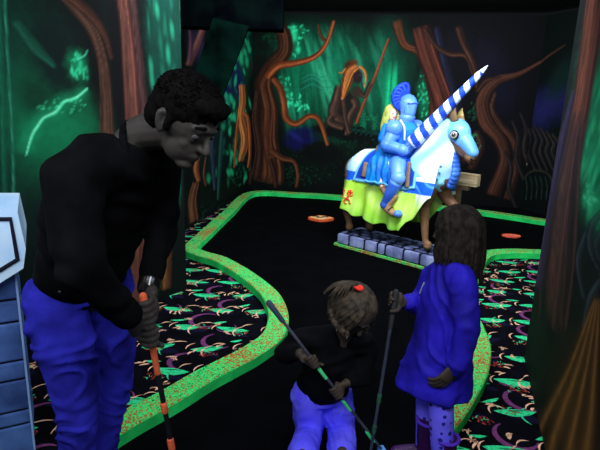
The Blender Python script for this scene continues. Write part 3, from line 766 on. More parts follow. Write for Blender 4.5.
body += hleg([(.16, .31, .80), (.20, .32, .58), (.13, .32, .42), (.20, .32, .27), (.21, .32, .21)], [.12, .075, .045, .034, .038])
body += hleg([(1.02, .15, .82), (.99, .14, .60), (1.01, .14, .42), (1.03, .14, .27), (1.05, .14, .21)], [.10, .06, .042, .032, .036])
body += hleg([(1.04, .31, .84), (1.14, .32, .68), (1.24, .32, .60), (1.22, .32, .48), (1.19, .32, .42)], [.10, .06, .042, .032, .034])
for p in ((.07, .14, .165), (.22, .32, .165), (1.065, .14, .165)):
    body.append(T([(p[0], p[1], .194), (p[0] + .01, p[1], .22)], [.042, .036], n=12))
body.append(T([(1.19, .32, .42), (1.16, .32, .38)], [.036, .042], n=12))
# head under the armour
hc = V((1.20, cy, 1.33))
hM = frame((.76, -.12, -.66), (.66, 0, .76))
hf, hl, hu = hM.col[0], hM.col[1], hM.col[2]
def hp(f, l, u): return hc + (hf * f + hl * l + hu * u) * 1.07
body += [E_(hp(0, 0, 0), (.133, .092, .125), hM), T([hp(.04, 0, -.01), hp(.15, 0, -.005), hp(.24, 0, -.01)], [(.075, .10), (.058, .075), (.05, .055)], sub=2, ref=hu),
         T([hp(.03, 0, -.07), hp(.12, 0, -.07), hp(.20, 0, -.062)], [.052, .036, .028], sub=2), E_(hp(.255, 0, -.035), (.05, .052, .052), hM)]
def horse_col(p, n):
    q = V((p.x, p.y, p.z + ZB)) - hc; f, l, u = q.dot(hf), q.dot(hl), q.dot(hu)
    if p.z + ZB > 1.12 and f > -.14 and p.x > 1.05:
        if f > .235 and u < 0: return (126, 100, 72)
        return (112, 82, 66)
    if p.z < .045: return (70, 60, 48)
    k = nz(p, 6) * .2 + 1; c = (120, 88, 58) if p.z < .45 else (110, 76, 52)
    return tuple(x * k for x in c)
M_horse = vmat('horse_coat_paint', rough=.5, spec=.3, amt=.12)
o = organic('body', body, M_horse, hs, voxel=.011, smooth=5); paint(o, horse_col)
# face armour
M_sky = mat('sky_blue_enamel', (120, 194, 255), (96, 160, 236), scale=5, rough=.35, spec=.5)
ch = [ell(hz(hp(-.005, 0, .012)), (.148, .104, .132), hM), T([hp(.04, 0, .012), hp(.15, 0, .018), hp(.235, 0, .012)], [(.09, .10), (.072, .074), (.062, .056)], sub=3, ref=hu)]
o = organic('chanfron', ch, M_sky, hs, voxel=.009, smooth=4)
bm = bmesh.new(); bm.from_mesh(o.data)      # open the armour below the cheek line
dele = []
for f_ in bm.faces:
    q = f_.calc_center_median() + V((0, 0, ZB)) - hc; f, u = q.dot(hf), q.dot(hu)
    if u < -.045 + .10 * max(0, f - .02) + (.12 * max(0, -f - .02)) - .0 and f < .26: dele.append(f_)
bmesh.ops.delete(bm, geom=dele, context='FACES'); bm.to_mesh(o.data); bm.free()
so = o.modifiers.new('thick', 'SOLIDIFY'); so.thickness = .008
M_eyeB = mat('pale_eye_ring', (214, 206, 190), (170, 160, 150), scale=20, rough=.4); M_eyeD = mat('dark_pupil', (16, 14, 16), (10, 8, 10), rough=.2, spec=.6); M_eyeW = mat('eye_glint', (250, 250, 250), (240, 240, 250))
M_irisg = mat('grey_iris', (110, 104, 96), (70, 64, 60), scale=40, rough=.4); M_brw = mat('brown_cheek', (122, 84, 70), (84, 56, 48), scale=12, rough=.5)
for sgn in (-1, 1):
    e0 = hp(.035, .093 * sgn, .018); nrm = (hl * sgn + hf * .12 + hu * .1).normalized(); eM = frame(nrm, hu)
    ey = mesh('eye', [ell(hz(e0), (.022, .045, .045), eM)], M_eyeD, hs)
    mesh('eye_rim', [ell(hz(e0 + nrm * .004), (.022, .038, .038), eM)], M_eyeB, ey)
    mesh('iris', [ell(hz(e0 + nrm * .011), (.019, .027, .027), eM)], M_irisg, ey)
    mesh('pupil', [ell(hz(e0 + nrm * .018), (.015, .016, .016), eM), ], M_eyeD, ey)
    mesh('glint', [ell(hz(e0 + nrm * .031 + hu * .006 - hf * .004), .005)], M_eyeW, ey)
    # ear
    b0 = hp(-.085, .05 * sgn, .085)
    ea = [tube([hz(b0), hz(b0 + V((-.012, sgn * .012, .055))), hz(b0 + V((.0, sgn * .012, .115)))], [(.046, .028), (.040, .018), (.007, .005)], sub=3, ref=hf.cross(V((0, 0, 1))))]
    mesh('ear', ea, mat('ear_tan', (196, 170, 96) if sgn > 0 else (104, 84, 60), (120, 96, 60), scale=14, rough=.5), hs)
    mesh('nostril', [ell(hz(hp(.285, .032 * sgn, -.018)), (.018, .012, .014), hM)], M_eyeD, hs)
mesh('mouth', [T([hp(.295, -.03, -.062), hp(.30, 0, -.062), hp(.295, .03, -.062)], .008, n=8), T([hp(.22, -.052, -.056), hp(.27, -.048, -.06), hp(.295, -.03, -.062)], .007, n=8), T([hp(.22, .052, -.056), hp(.27, .048, -.06), hp(.295, .03, -.062)], .007, n=8)], mat('mouth_line', (50, 30, 28)), hs)

# neck cloth and throat plates
M_cloth = vmat('painted_cloth', rough=.5, spec=.3, amt=.05, scale=8)
WHT = (240, 252, 255); CY = (140, 222, 255)
nk = [T([(.96, cy, .94), (1.02, cy, 1.08), (1.065, cy, 1.24), (1.10, cy, 1.38)], [(.215, .25), (.17, .225), (.125, .175), (.10, .125)], sub=4, ref=(1, 0, 0), n=24)]
o = organic('neck_cloth', nk, M_cloth, hs, voxel=.011, smooth=5, disp=lambda p: .006 * math.sin((p.x * .5 - p.z) * 34 + 3 * nz(p, 5)) * max(0, 1 - (p.z) * .8))
def neck_col(p, n):
    a = .5 + .5 * math.sin((p.x * .9 - p.z * .35) * 20 + 4 * nz(p, 3)); c = [CY[i] + (WHT[i] - CY[i]) * a for i in range(3)]
    return c
paint(o, neck_col)
pts = [(1.215, cy - .01, .84), (1.245, cy - .01, .95), (1.225, cy, 1.07), (1.20, cy, 1.18)]
tp = [T(pts, [(.075, .03), (.068, .028), (.06, .026), (.05, .024)], sub=4, ref=(1, 0, 0), n=18)]
q = sample(pts, 3)
for i, p in enumerate(q): tp.append(T([p - V((0, 0, .006)), p + V((0, 0, .006))], [(.080 - .003 * i, .036), (.080 - .003 * i, .036)], ref=(1, 0, 0), n=18))
mesh('throat_plates', tp, mat('blue_plate', (70, 130, 226), (40, 90, 196), scale=10, rough=.35, spec=.5), hs)
M_rivet = mat('blue_rivet', (60, 110, 190))
for i in range(6): mesh('rivet', [ell(hz((1.135 + .012 * math.sin(i), cy - .165 + i * .014, .90 + i * .062)), .011, n=8, m=6)], M_rivet, hs)

# caparison: hanging cloth that wraps the horse
def cap_point(th, v, off=0.0, fold=1.0):
    """th 0..1 runs near-front, round the rump, to far-front; v 0 hem .. 1 spine"""
    xr, xf, W_ = .17, 1.14, .205
    Ls = xf - xr; Lc = PI * W_; tot = 2 * Ls + Lc; s = th * tot
    if s < Ls: base = V((xf - s, cy, 0)); out = V((0, -1, 0)); x = xf - s
    elif s < Ls + Lc:
        a = (s - Ls) / W_; base = V((xr, cy, 0)); out = V((-math.sin(a), -math.cos(a), 0)); x = xr - W_ * math.sin(a)
    else: x = xr + (s - Ls - Lc); base = V((x, cy, 0)); out = V((0, 1, 0))
    top = np.interp(x, [-.1, .0, .12, .3, .5, .8, 1.0, 1.15], [1.02, 1.05, 1.09, 1.11, 1.08, 1.08, 1.10, 1.12])
    hem = np.interp(x, [-.06, .1, .35, .54, .75, .83, .88, .97, 1.06, 1.15], [.44, .43, .38, .36, .34, .33, .43, .53, .65, .74])
    hem += .016 * math.sin(s * 26) * fold
    zs = .86
    if v < .5:
        t = v / .5; z = hem + (zs - hem) * t
        fl = (1 - t); wv = fold * fl * (.030 * math.sin(s * 19 + 1.2) + .018 * math.sin(s * 41 + 2 + t * 2)) * (1 if x < 1.05 else .6)
        wd = W_ + .045 * fl * fl + wv + .012 * math.sin(t * PI)
    else:
        ph = (v - .5) / .5 * PI / 2; wd = W_ * math.cos(ph); z = zs + (top - zs) * math.sin(ph)
    p = base + out * (wd + off) + V((0, 0, off * (max(0, v - .5) * 2)))
    p.z += z - 0; return p, x
def grid_cloth(name, ths, vs_, off, fold, m, parent, colf, thick=.008):
    pts = []; cols = []
    for v in vs_:
        for th in ths:
            p, x = cap_point(th, v, off, fold); pts.append(hz(p)); cols.append(colf(p, th, v))
    n = len(ths); fs = [(j * n + i, j * n + i + 1, (j + 1) * n + i + 1, (j + 1) * n + i) for j in range(len(vs_) - 1) for i in range(n - 1)]
    o = mesh(name, (pts, fs), m, parent)
    ca = o.data.color_attributes.new('Col', 'FLOAT_COLOR', 'POINT'); ar = np.ones((len(pts), 4), dtype=np.float32)
    ar[:, :3] = [lin(c) for c in cols]; ca.data.foreach_set('color', ar.ravel())
    s = o.modifiers.new('thick', 'SOLIDIFY'); s.thickness = thick; s.offset = 0
    return o
YG = (178, 236, 70); YG2 = (214, 250, 130); BL = (22, 96, 226)
def mixc(a, b, t): t = max(0, min(1, t)); return tuple(a[i] + (b[i] - a[i]) * t for i in range(3))
def cap_col(p, th, v):
    x, z = p.x, p.z
    bz0 = .755 + .02 * math.sin(x * 5); bz1 = .865 + (.0 if x < .6 else -.005)
    if z < bz0:
        t = .5 + .5 * math.sin(x * 17 + z * 9 + nz(p, 4) * 4)
        c = mixc(YG, YG2, t * .8)
        if z < .52: c = mixc(c, (120, 205, 60), (.52 - z) * 4)
        if x > .95: c = mixc(c, (238, 252, 226), (z - .58) * 9)
        return c
    if z < bz1: return mixc(BL, (90, 170, 250), max(0, math.sin(x * 22 + z * 40 + 3 * nz(p, 6)) - .55) * 2 if x > .93 else 0)
    t = .5 + .5 * math.sin(x * 9 + z * 5)
    c = mixc(CY, WHT, .35 + .65 * t)
    return mixc(c, (230, 250, 180), max(0, .02 - abs(x - .17)) * 12 if z > 1 else 0)
cap = grid_cloth('caparison', np.linspace(0, 1, 260), np.linspace(0, 1, 90), 0, 1, M_cloth, hs, cap_col)
# saddle cloth with pale border, one surface over both flanks
def saddle():
    pts = []; cols = []; nx, nyv = 50, 56
    for j in range(nyv):
        w_ = j / (nyv - 1) * 2 - 1      # -1 near hem .. 1 far hem
        for i in range(nx):
            u = i / (nx - 1); x = .175 + u * (.935 - .175) 
            x += (1 - abs(w_)) * .17 * (1 - u)
            a = abs(w_); v = .40 + (1 - a) * .60; v = min(v, 1)
            xr, xf = .17, 1.14; Ls = xf - xr; tot = 2 * Ls + PI * .205
            th = (xf - max(x, xr + .001)) / tot
            p, _ = cap_point(th, v, .012, .35)
            if w_ > 0: p.y = 2 * cy - p.y
            if a > .99: pass
            zz = p.z
            pts.append(hz(p)); ed = min(u * .76, (1 - u) * .76, (1 - a) * .42)
            c = (130, 214, 250) if ed < .028 else mixc((24, 92, 220), (14, 60, 180), .5 + .5 * math.sin(u * 9))
            cols.append(c)
    fs = [(j * nx + i, j * nx + i + 1, (j + 1) * nx + i + 1, (j + 1) * nx + i) for j in range(nyv - 1) for i in range(nx - 1)]
    o = mesh('saddle_cloth', (pts, fs), M_cloth, hs)
    ca = o.data.color_attributes.new('Col', 'FLOAT_COLOR', 'POINT'); ar = np.ones((len(pts), 4), dtype=np.float32)
    ar[:, :3] = [lin(c) for c in cols]; ca.data.foreach_set('color', ar.ravel())
    s = o.modifiers.new('thick', 'SOLIDIFY'); s.thickness = .010; s.offset = 0
saddle()
# heraldic red beast on the skirt, following the cloth
def skirt_at(x, z, off=.012):
    xr, xf = .17, 1.14; Ls = xf - xr; W_ = .205; tot = 2 * Ls + PI * W_
    s = xf - x
    th = s / tot; hem = cap_point(th, 0)[0].z; v = .5 * (z - hem) / (.86 - hem)
    return hz(cap_point(th, v, off)[0])
lion = []
def ls(pts, rad): lion.append(tube([skirt_at(x, z) for x, z in pts], rad, n=6, sub=2))
LXc, LZc = .155, .60
def lp(a, b): return (LXc + a, LZc + b)
ls([lp(-.005, .03), lp(.0, .0), lp(-.012, -.035)], [.015, .013, .014]); ls([lp(.0, .045), lp(.012, .055)], .016)
ls([lp(.0, .02), lp(.03, .035), lp(.04, .05)], [.008, .007, .006]); ls([lp(.0, .005), lp(.03, .005), lp(.045, .018)], [.008, .006, .005])
ls([lp(-.01, -.035), lp(.015, -.05), lp(.012, -.075), lp(.03, -.08)], [.011, .008, .006, .006]); ls([lp(-.015, -.035), lp(-.03, -.06), lp(-.022, -.085), lp(-.01, -.088)], [.011, .008, .006, .006])
ls([lp(-.02, -.03), lp(-.05, -.02), lp(-.045, .015), lp(-.06, .04), lp(-.045, .055)], [.006, .005, .005, .006, .008])
mesh('emblem', lion, mat('red_heraldic_paint', (250, 92, 40), (220, 60, 30), scale=20), cap)
# saddle
mesh('saddle', [tube([hz((x, cy, z)) for x, z in ((.36, 1.14), (.40, 1.10), (.56, 1.08), (.70, 1.10), (.76, 1.20))], [(.09, .02), (.15, .03), (.16, .03), (.13, .03), (.05, .02)], sub=4, ref=(0, 0, 1))], mat('tan_leather', (150, 122, 84), (110, 84, 56), scale=12, rough=.5), hs)
for sgn in (-1, 1):
    mesh('stirrup_strap', [tube([hz((.855, cy + sgn * .235, 1.04)), hz((.86, cy + sgn * .245, .80))], [(.02, .008), (.026, .008)], ref=(0, 1, 0), n=10)], mat('tan_strap', (158, 132, 104), (120, 96, 74), rough=.5), hs)
    mesh('girth_strap', [tube([hz((.335, cy + sgn * .225, .98)), hz((.325, cy + sgn * .24, .84))], [(.028, .008), (.032, .008)], ref=(0, 1, 0), n=10)], mat('tan_strap', (158, 132, 104), (120, 96, 74), rough=.5), hs)

# ---- knight
kn = thing('knight_figure', 'painted knight in blue armour riding the horse statue, gripping a striped lance', 'knight figure', SO + V((0, 0, .8)), SR)
ZK = .8 - .006
def kz(p): return V((p[0], p[1], p[2] - ZK))
def TK(pts, rad, **k): return tube([kz(p) for p in pts], rad, **k)
def EK(c, r, M=None, **k): return ell(kz(c), r, M, **k)
M_arm = mat('blue_armour', (108, 164, 255), (74, 130, 240), scale=4, rough=.35, spec=.55)
M_arm2 = mat('deep_blue_armour', (60, 112, 216), (44, 84, 186), scale=5, rough=.35, spec=.5)
M_cyan = mat('cyan_surcoat', (48, 150, 240), (30, 110, 220), scale=4, rough=.45, spec=.3)
kx = .63
org = [TK([(kx - .01, cy, 1.08), (kx, cy, 1.20), (kx + .01, cy, 1.34), (kx + .01, cy, 1.42)], [(.12, .10), (.105, .09), (.14, .10), (.08, .07)], sub=3, ref=(1, 0, 0), n=20),
       TK([(kx + .01, cy, 1.38), (kx + .02, cy, 1.48)], [.05, .05]), EK((kx + .02, cy, 1.57), (.075, .07, .09))]
shN, shF = V((kx - .01, cy - .17, 1.335)), V((kx + .03, cy + .17, 1.335))
elN, haN = V((kx - .045, cy - .235, 1.175)), V((kx + .165, cy - .20, 1.135))
elF, haF = V((kx + .06, cy + .22, 1.17)), V((kx + .21, cy + .08, 1.15))
for s_, e_, h_ in ((shN, elN, haN), (shF, elF, haF)):
    org.append(TK([s_, (s_ + e_) / 2, e_], [.05, .045, .04], sub=2)); org.append(TK([e_, (e_ + h_) / 2, h_], [.04, .038, .028], sub=2))
hipN, kneeN, ankN = V((kx + .01, cy - .10, 1.08)), V((kx + .14, cy - .275, .87)), V((kx + .02, cy - .285, .60))
hipF, kneeF, ankF = V((kx + .01, cy + .10, 1.08)), V((kx + .14, cy + .275, .87)), V((kx + .02, cy + .285, .60))
for a_, b_, c_ in ((hipN, kneeN, ankN), (hipF, kneeF, ankF)):
    org.append(TK([a_, (a_ + b_) / 2 + V((0, 0, .02)), b_], [.085, .075, .055], sub=3)); org.append(TK([b_, (b_ + c_) / 2 + V((.005, 0, 0)), c_], [.05, .052, .036], sub=3))
kb = organic('body', org, M_arm2, kn, voxel=.009, smooth=4)
# helmet with closed visor
hh = V((kx + .025, cy, 1.585)); hd = V((.96, -.28, 0)).normalized(); kM = frame(hd)
def kp(f, l, u): return hh + kM @ V((f, l, u))
he = organic('helmet', [EK(kp(-.008, 0, .006), (.094, .090, .096), kM), TK([kp(.0, 0, .01), kp(.004, 0, -.095)], [(.086, .090), (.074, .078)], ref=hd, n=20, cap=False), TK([kp(-.005, 0, -.10), kp(-.005, 0, -.125)], [.07, .085], n=20)], M_arm, kn, voxel=.008, smooth=3)
vis = [TK([kp(.03, 0, .0), kp(.032, 0, -.085)], [(.072, .070), (.050, .052)], ref=hd, n=20)]
organic('visor', vis, M_arm, he, voxel=.008, smooth=3)
mesh('visor_slit', [TK([kp(.055 + .045 * math.cos(a), .074 * math.sin(a), .012) for a in [PI * (-.42 + .84 * i / 10) for i in range(11)]], .0065, n=6),
                    TK([kp(.03, -.074, .012), kp(.028, -.072, -.085)], .005, n=6)], M_arm2, he)
mesh('crest_ridge', [TK([kp(.076, 0, .03), kp(.048, 0, .074), kp(0, 0, .099), kp(-.06, 0, .08)], .005, n=8, sub=3)], M_arm, he)
M_plume = mat('royal_blue_plume', (36, 84, 222), (20, 50, 180), scale=8, rough=.5)
pm = []
for i in range(8):
    a = i / 7
    c0 = kp(-.06, 0, .03)
    pb = V((-.80, -.60, 0)).normalized(); pdir = lambda deg, R_: pb * (-math.cos(math.radians(deg)) * R_) + V((0, 0, math.sin(math.radians(deg)) * R_))
    th0 = 78 + 135 * a; R0 = .150 - .045 * a; c0 = kp(-.05, 0, .045)
    for l in (-.022, .022):
        lv = V((.6, -.8, 0)) * l
        pm.append(TK([c0, c0 + pdir(th0, R0 * .55) + lv, c0 + pdir(th0 + 12, R0) + lv, c0 + pdir(th0 + 34, R0 * 1.02) + lv, c0 + pdir(th0 + 50, R0 * .82) + lv * .6], [.018, .021, .022, .019, .008], sub=3, n=9))
mesh('plume', pm, M_plume, he)
# breast surcoat
su = organic('surcoat', [TK([(kx - .0, cy, 1.06), (kx, cy, 1.16), (kx + .0, cy, 1.25), (kx + .012, cy, 1.35), (kx + .012, cy, 1.42)], [(.17, .15), (.145, .13), (.15, .145), (.165, .14), (.07, .065)], sub=3, ref=(1, 0, 0), n=24),
    TK([(kx + .03, cy - .07, 1.06), (kx + .09, cy - .16, .98)], [.09, .075]), TK([(kx + .03, cy + .07, 1.06), (kx + .09, cy + .16, .98)], [.09, .075])], M_cyan, kn, voxel=.009, smooth=5, disp=lambda p: .006 * math.sin(p.x * 60 + p.y * 30) * (1 if p.z < .34 else 0))
M_cream = mat('cream_trim', (232, 246, 206), (200, 226, 170), scale=10)
mesh('shoulder_trim', [TK([(kx - .0, cy - .09, 1.425), (kx + .085, cy - .145, 1.36), (kx + .10, cy - .15, 1.24)], .010, n=8, sub=4)], M_cream, su)
mesh('surcoat_trim', [TK([(kx - .03, cy - .22, 1.02), (kx + .03, cy - .245, .955), (kx + .08, cy - .25, .93), (kx + .15, cy - .235, .955), (kx + .11, cy - .20, 1.06)], .011, n=8, sub=4)], M_cream, su)
for s_, e_, h_, far in ((shN, elN, haN, 0), (shF, elF, haF, 1)):
    sg = -1 if not far else 1
    mesh('pauldron', [EK(s_ + V((0, sg * .015, .01)), (.09, .078, .088)), TK([s_ + V((0, 0, -.05)), s_ + V((0, 0, -.062))], [.066, .064], n=18)], M_arm, kn)
    mesh('arm_plate', [TK([s_ + (e_ - s_) * .35, e_ + (s_ - e_) * .12], [.066, .062], n=16)], M_arm, kn)
    el = mesh('elbow_plate', [EK(e_, (.072, .064, .068)), TK([e_ + (h_ - e_) * .16, e_ + (h_ - e_) * .2], [.062, .062], n=16)], M_arm, kn)
    mesh('forearm_plate', [TK([e_ + (h_ - e_) * .2, e_ + (h_ - e_) * .78], [.066, .050], n=18), TK([e_ + (h_ - e_) * .78, e_ + (h_ - e_) * .84], [.06, .06], n=18)], M_arm, kn)
# lance: passes through both gauntlets
l0, l1 = V((.70, .06, 1.075)), V((1.44, cy - .02, 1.955))
ld = (l1 - l0).normalized()
def gauntlet(w_, c_, a_, n_, sgn=1, r0=.024, s=1.15):
    """hand closed around a shaft; c_ centre on shaft, a_ shaft direction, n_ from shaft to palm"""
    a_ = a_.normalized(); n_ = (n_ - a_ * n_.dot(a_)).normalized(); b_ = a_.cross(n_) * sgn
    out = [tube([w_, w_ * .4 + (c_ + n_ * (r0 + .012 * s)) * .6], [.024 * s, (.036 * s, .018 * s)], ref=n_, n=12),
           ell(c_ + n_ * (r0 + .013 * s), (.038 * s, .026 * s, .017 * s), Matrix((a_, b_, n_)).transposed())]
    for i in range(4):
        o_ = c_ + a_ * ((i - 1.5) * .0195 * s); rr = r0 + .009 * s; L = (200, 235, 225, 190)[i]
        pts = [o_ + n_ * (rr + .006 * s)] + [o_ + (n_ * math.cos(math.radians(t)) + b_ * math.sin(math.radians(t))) * rr for t in range(40, L, 32)]
        out.append(tube(pts, [.0105 * s] + [.0098 * s] * (len(pts) - 2) + [.008 * s], n=9))
    th_ = [c_ + n_ * (rr) - a_ * -.03 * s - b_ * .012 * s, c_ + a_ * .045 * s - b_ * (rr) + n_ * .012 * s, c_ + a_ * .052 * s - b_ * rr * .75 - n_ * .022 * s]
    out.append(tube(th_, [.014 * s, .012 * s, .009 * s], n=9, sub=2))
    return out
gc = l0 + ld * .13; gn = (V((-.35, -1, -.2)))
g1 = gauntlet(kz(haN), kz(gc), ld, gn, 1, .034, 1.25)
organic('gauntlet', g1, M_arm2, kn, voxel=.005, smooth=2)
gc2 = l0 + ld * .045
organic('gauntlet', gauntlet(kz(haF), kz(gc2), ld, V((.5, .9, .2)), 1, .034, 1.2), M_arm2, kn, voxel=.005, smooth=2)
M_boot = mat('tan_leather_boot', (178, 142, 98), (140, 106, 70), scale=12, rough=.5)
for a_, b_, c_, sg in ((hipN, kneeN, ankN, -1), (hipF, kneeF, ankF, 1)):
    mesh('thigh_plate', [TK([a_ + (b_ - a_) * .45 + V((0, sg * .01, .015)), b_ + (a_ - b_) * .1], [.088, .072], n=20)], M_arm, kn)
    mesh('knee_plate', [EK(b_, (.078, .07, .076)), TK([b_ + (c_ - b_) * .18, b_ + (c_ - b_) * .25], [.066, .064], n=18)], M_arm, kn)
    mesh('greave', [TK([b_ + (c_ - b_) * .25, b_ + (c_ - b_) * .6, c_], [.068, .062, .044], n=18), TK([c_, c_ + V((-.004, 0, -.02))], [.048, .05], n=18)], M_arm2, kn)
    bt = organic('boot', [TK([b_ + (c_ - b_) * .7 + V((.06, -sg * .02, 0)), c_ + V((.04, -sg * .01, -.01)), c_ + V((.05, 0, -.06))], [.035, .038, .04], sub=2), TK([c_ + V((.02, 0, -.06)), c_ + V((.10, sg * .005, -.085)), c_ + V((.16, sg * .01, -.085))], [.036, .038, .03], sub=2)], M_boot, kn, voxel=.008, smooth=3)
    mesh('toe_cap', [EK(c_ + V((.165, sg * .012, -.083)), (.045, .044, .038))], M_arm, bt)
    mesh('boot_strap', [TK([c_ + V((.075, sg * .045, -.05)), c_ + V((.08, 0, -.035)), c_ + V((.075, -sg * .045, -.05))], .007, n=6, sub=3)], mat('dark_strap', (52, 40, 34)), bt)
# lance
lo_ = SO + Matrix.Rotation(SR, 3, 'Z') @ l0
la = thing('striped_lance', 'long blue and white striped jousting lance held up by the knight figure', 'lance', lo_, SR)
M_lw = mat('lance_white', (236, 244, 255), (214, 228, 250), scale=10, rough=.4); M_lb = mat('lance_blue', (38, 84, 226), (24, 60, 190), scale=10, rough=.4)
me = D.meshes.new('shaft'); Ls_ = (l1 - l0).length; nL, nA = 140, 36; vs = []; fs = []; mi = []
sx, sy_ = ortho(ld)
for i in range(nL + 1):
    t = i / nL; r = np.interp(t, [0, .10, .14, .17, .3, .9, .97, 1], [.022, .024, .036, .072, .068, .032, .014, .002])
    for k in range(nA):
        a = 2 * PI * k / nA; tw = ld * (0)
        vs.append(ld * (t * Ls_) + (sx * math.cos(a) + sy_ * math.sin(a)) * r)
for i in range(nL):
    for k in range(nA):
        fs.append((i * nA + k, i * nA + (k + 1) % nA, (i + 1) * nA + (k + 1) % nA, (i + 1) * nA + k))
        mi.append(1 if ((i + .5) / nL * 9.5 + (k / nA)) % 1 < .5 and i / nL < .93 and i / nL > .12 else 0)
me.from_pydata([tuple(v) for v in vs], [], fs); me.update(); me.materials.append(M_lw); me.materials.append(M_lb); me.polygons.foreach_set('material_index', mi)
me.polygons.foreach_set('use_smooth', [True] * len(fs))
o = D.objects.new('shaft', me); C.objects.link(o); o.parent = la
mesh('butt_cap', [ell((0, 0, 0), .024)], M_lw, la)

# ---- maiden riding behind
md = thing('maiden_figure', 'painted blond woman in a blue gown seated behind the knight figure', 'maiden figure', SO + V((0, 0, .8)), SR)
M_skin = mat('painted_skin', (250, 214, 190), (236, 190, 160), scale=8, rough=.5)
M_gown = mat('turquoise_gown', (22, 140, 226), (12, 92, 190), scale=7, rough=.5)
mx = .475; mh = V((mx + .005, cy - .03, 1.485))
mM = frame((.9, -.42, -.05))
def mp(f, l, u): return mh + mM @ V((f, l, u))
wa, wf = V((mx + .10, cy - .27, .79)), V((mx + .15, cy - .285, .72))
mb = [TK([(mx - .02, cy - .02, 1.12), (mx - .01, cy - .02, 1.24), (mx + .0, cy - .02, 1.36)], [(.085, .07), (.07, .06), (.085, .06)], sub=3, ref=(1, 0, 0)), TK([(mx, cy - .02, 1.36), (mx, cy - .03, 1.44)], [.034, .032]),
      EK(mp(0, 0, 0), (.066, .056, .078), mM), EK(mp(.03, 0, -.035), (.035, .036, .035), mM), EK(mp(.066, 0, -.012), (.012, .009, .014), mM),
      TK([(mx - .02, cy - .05, 1.12), (mx + .06, cy - .20, .98), wa], [.06, .035, .024], sub=3), TK([wa, wf], [.03, .026]), TK([wf, wf + V((.05, 0, -.02))], [.026, .022]),
      TK([(mx, cy - .10, 1.34), (mx - .01, cy - .14, 1.22), (mx + .08, cy - .14, 1.17)], [.035, .03, .022], sub=2),
      TK([(mx, cy + .08, 1.34), (mx + .0, cy + .13, 1.22), (mx + .10, cy + .12, 1.17)], [.035, .03, .022], sub=2),
      TK([(mx - .02, cy + .01, 1.12), (mx + .06, cy - .14, 1.0), wa + V((-.06, .03, .05))], [.06, .035, .022], sub=3)]
organic('body', mb, M_skin, md, voxel=.008, smooth=4)
gd = [TK([(mx - .02, cy - .02, 1.10), (mx - .01, cy - .02, 1.22), (mx + .0, cy - .02, 1.35), (mx, cy - .02, 1.39)], [(.10, .085), (.08, .07), (.095, .07), (.06, .05)], sub=3, ref=(1, 0, 0)),
      TK([(mx - .03, cy - .02, 1.11), (mx + .02, cy - .15, 1.04), (mx + .04, cy - .235, .92), (mx + .06, cy - .255, .80)], [(.13, .10), (.155, .07), (.15, .05), (.16, .035)], sub=4, ref=(0, 1, 0), n=24),
      TK([(mx, cy - .10, 1.345), (mx - .012, cy - .145, 1.23)], [.048, .046]), TK([(mx - .012, cy - .145, 1.23), (mx + .07, cy - .14, 1.18)], [.042, .034]),
      TK([(mx, cy + .08, 1.345), (mx + .0, cy + .13, 1.23)], [.048, .046])]
organic('gown', gd, M_gown, md, voxel=.009, smooth=4, disp=lambda p: (.010 * math.sin(p.x * 85 + 3 * nz(p, 8) + p.z * 10)) if p.z < .27 and p.y < cy - .1 else 0)
mesh('gown_hem', [TK([(mx - .08 + i * .03, cy - .30 - .008 * math.sin(i * 2.4), .795 + .006 * math.cos(i * 1.7)) for i in range(10)], .012, n=8)], mat('light_blue_hem', (90, 180, 240)), md)
M_blond = mat('blond_hair_paint', (218, 224, 120), (160, 170, 70), scale=16, rough=.5)
hr = [EK(mp(-.018, 0, .02), (.072, .068, .078), mM)]
for i in range(22):
    a = PI * (.36 + 1.28 * i / 21); b0 = mp(math.cos(a) * .055, math.sin(a) * .055, .05); b1 = mp(math.cos(a) * .075, math.sin(a) * .072, -.04)
    le = .10 + .12 * random.random() + (.06 if abs(a - PI) < .9 else 0)
    hr.append(TK([b0, b1, b1 + V((-.012 + .012 * random.uniform(-1, 1), .01 * random.uniform(-1, 1), -le * .5)), b1 + V((-.02, 0, -le))], [.018, .018, .016, .006], sub=3, n=8))
mesh('hair', hr, M_blond, md)
for sg in (-1, 1):
    mesh('eye', [EK(mp(.058, .022 * sg, .005), .0075, n=10, m=8)], mat('painted_eye', (60, 70, 110)), md)
mesh('lips', [TK([mp(.06, -.014, -.034), mp(.066, 0, -.034), mp(.06, .014, -.034)], .005, n=6)], mat('painted_lips', (220, 90, 90)), md)
mesh('shoe', [TK([wf + V((-.01, -.006, .02)), wf + V((.02, -.006, -.012)), wf + V((.075, -.006, -.03))], [.030, .031, .018], sub=3)], mat('brown_shoe', (150, 116, 86), (104, 78, 58)), md)

# ---- wooden tilt rail behind the horse's chest
rl = thing('wooden_rail', 'short pale timber rail on a post, jutting out behind the horse chest', 'rail', SO + Matrix.Rotation(SR, 3, 'Z') @ V((1.17, .60, 0)), SR)
M_wood = mat('pale_painted_timber', (222, 200, 160), (160, 134, 96), scale=4, rough=.6, stretch=(1, 8, 8), detail=6, bump=.2)
M_woodd = mat('brown_post_and_shade', (128, 104, 78), (92, 72, 52), scale=4, rough=.6, stretch=(1, 8, 8), detail=6)  # brown of the post, also used to paint the beam's shaded underside
mesh('beam', [box((-.02, 0, .86), (.34, .09, .125), bev=.008)], M_wood, rl, angle=40)
mesh('underside_shade', [box((-.06, .0, .775), (.24, .075, .055), bev=.006)], M_woodd, rl, angle=40)  # darker box standing in for the shade on the beam's underside
mesh('post', [box((-.07, .0, .378), (.085, .07, .74), bev=.006)], M_woodd, rl, angle=40)

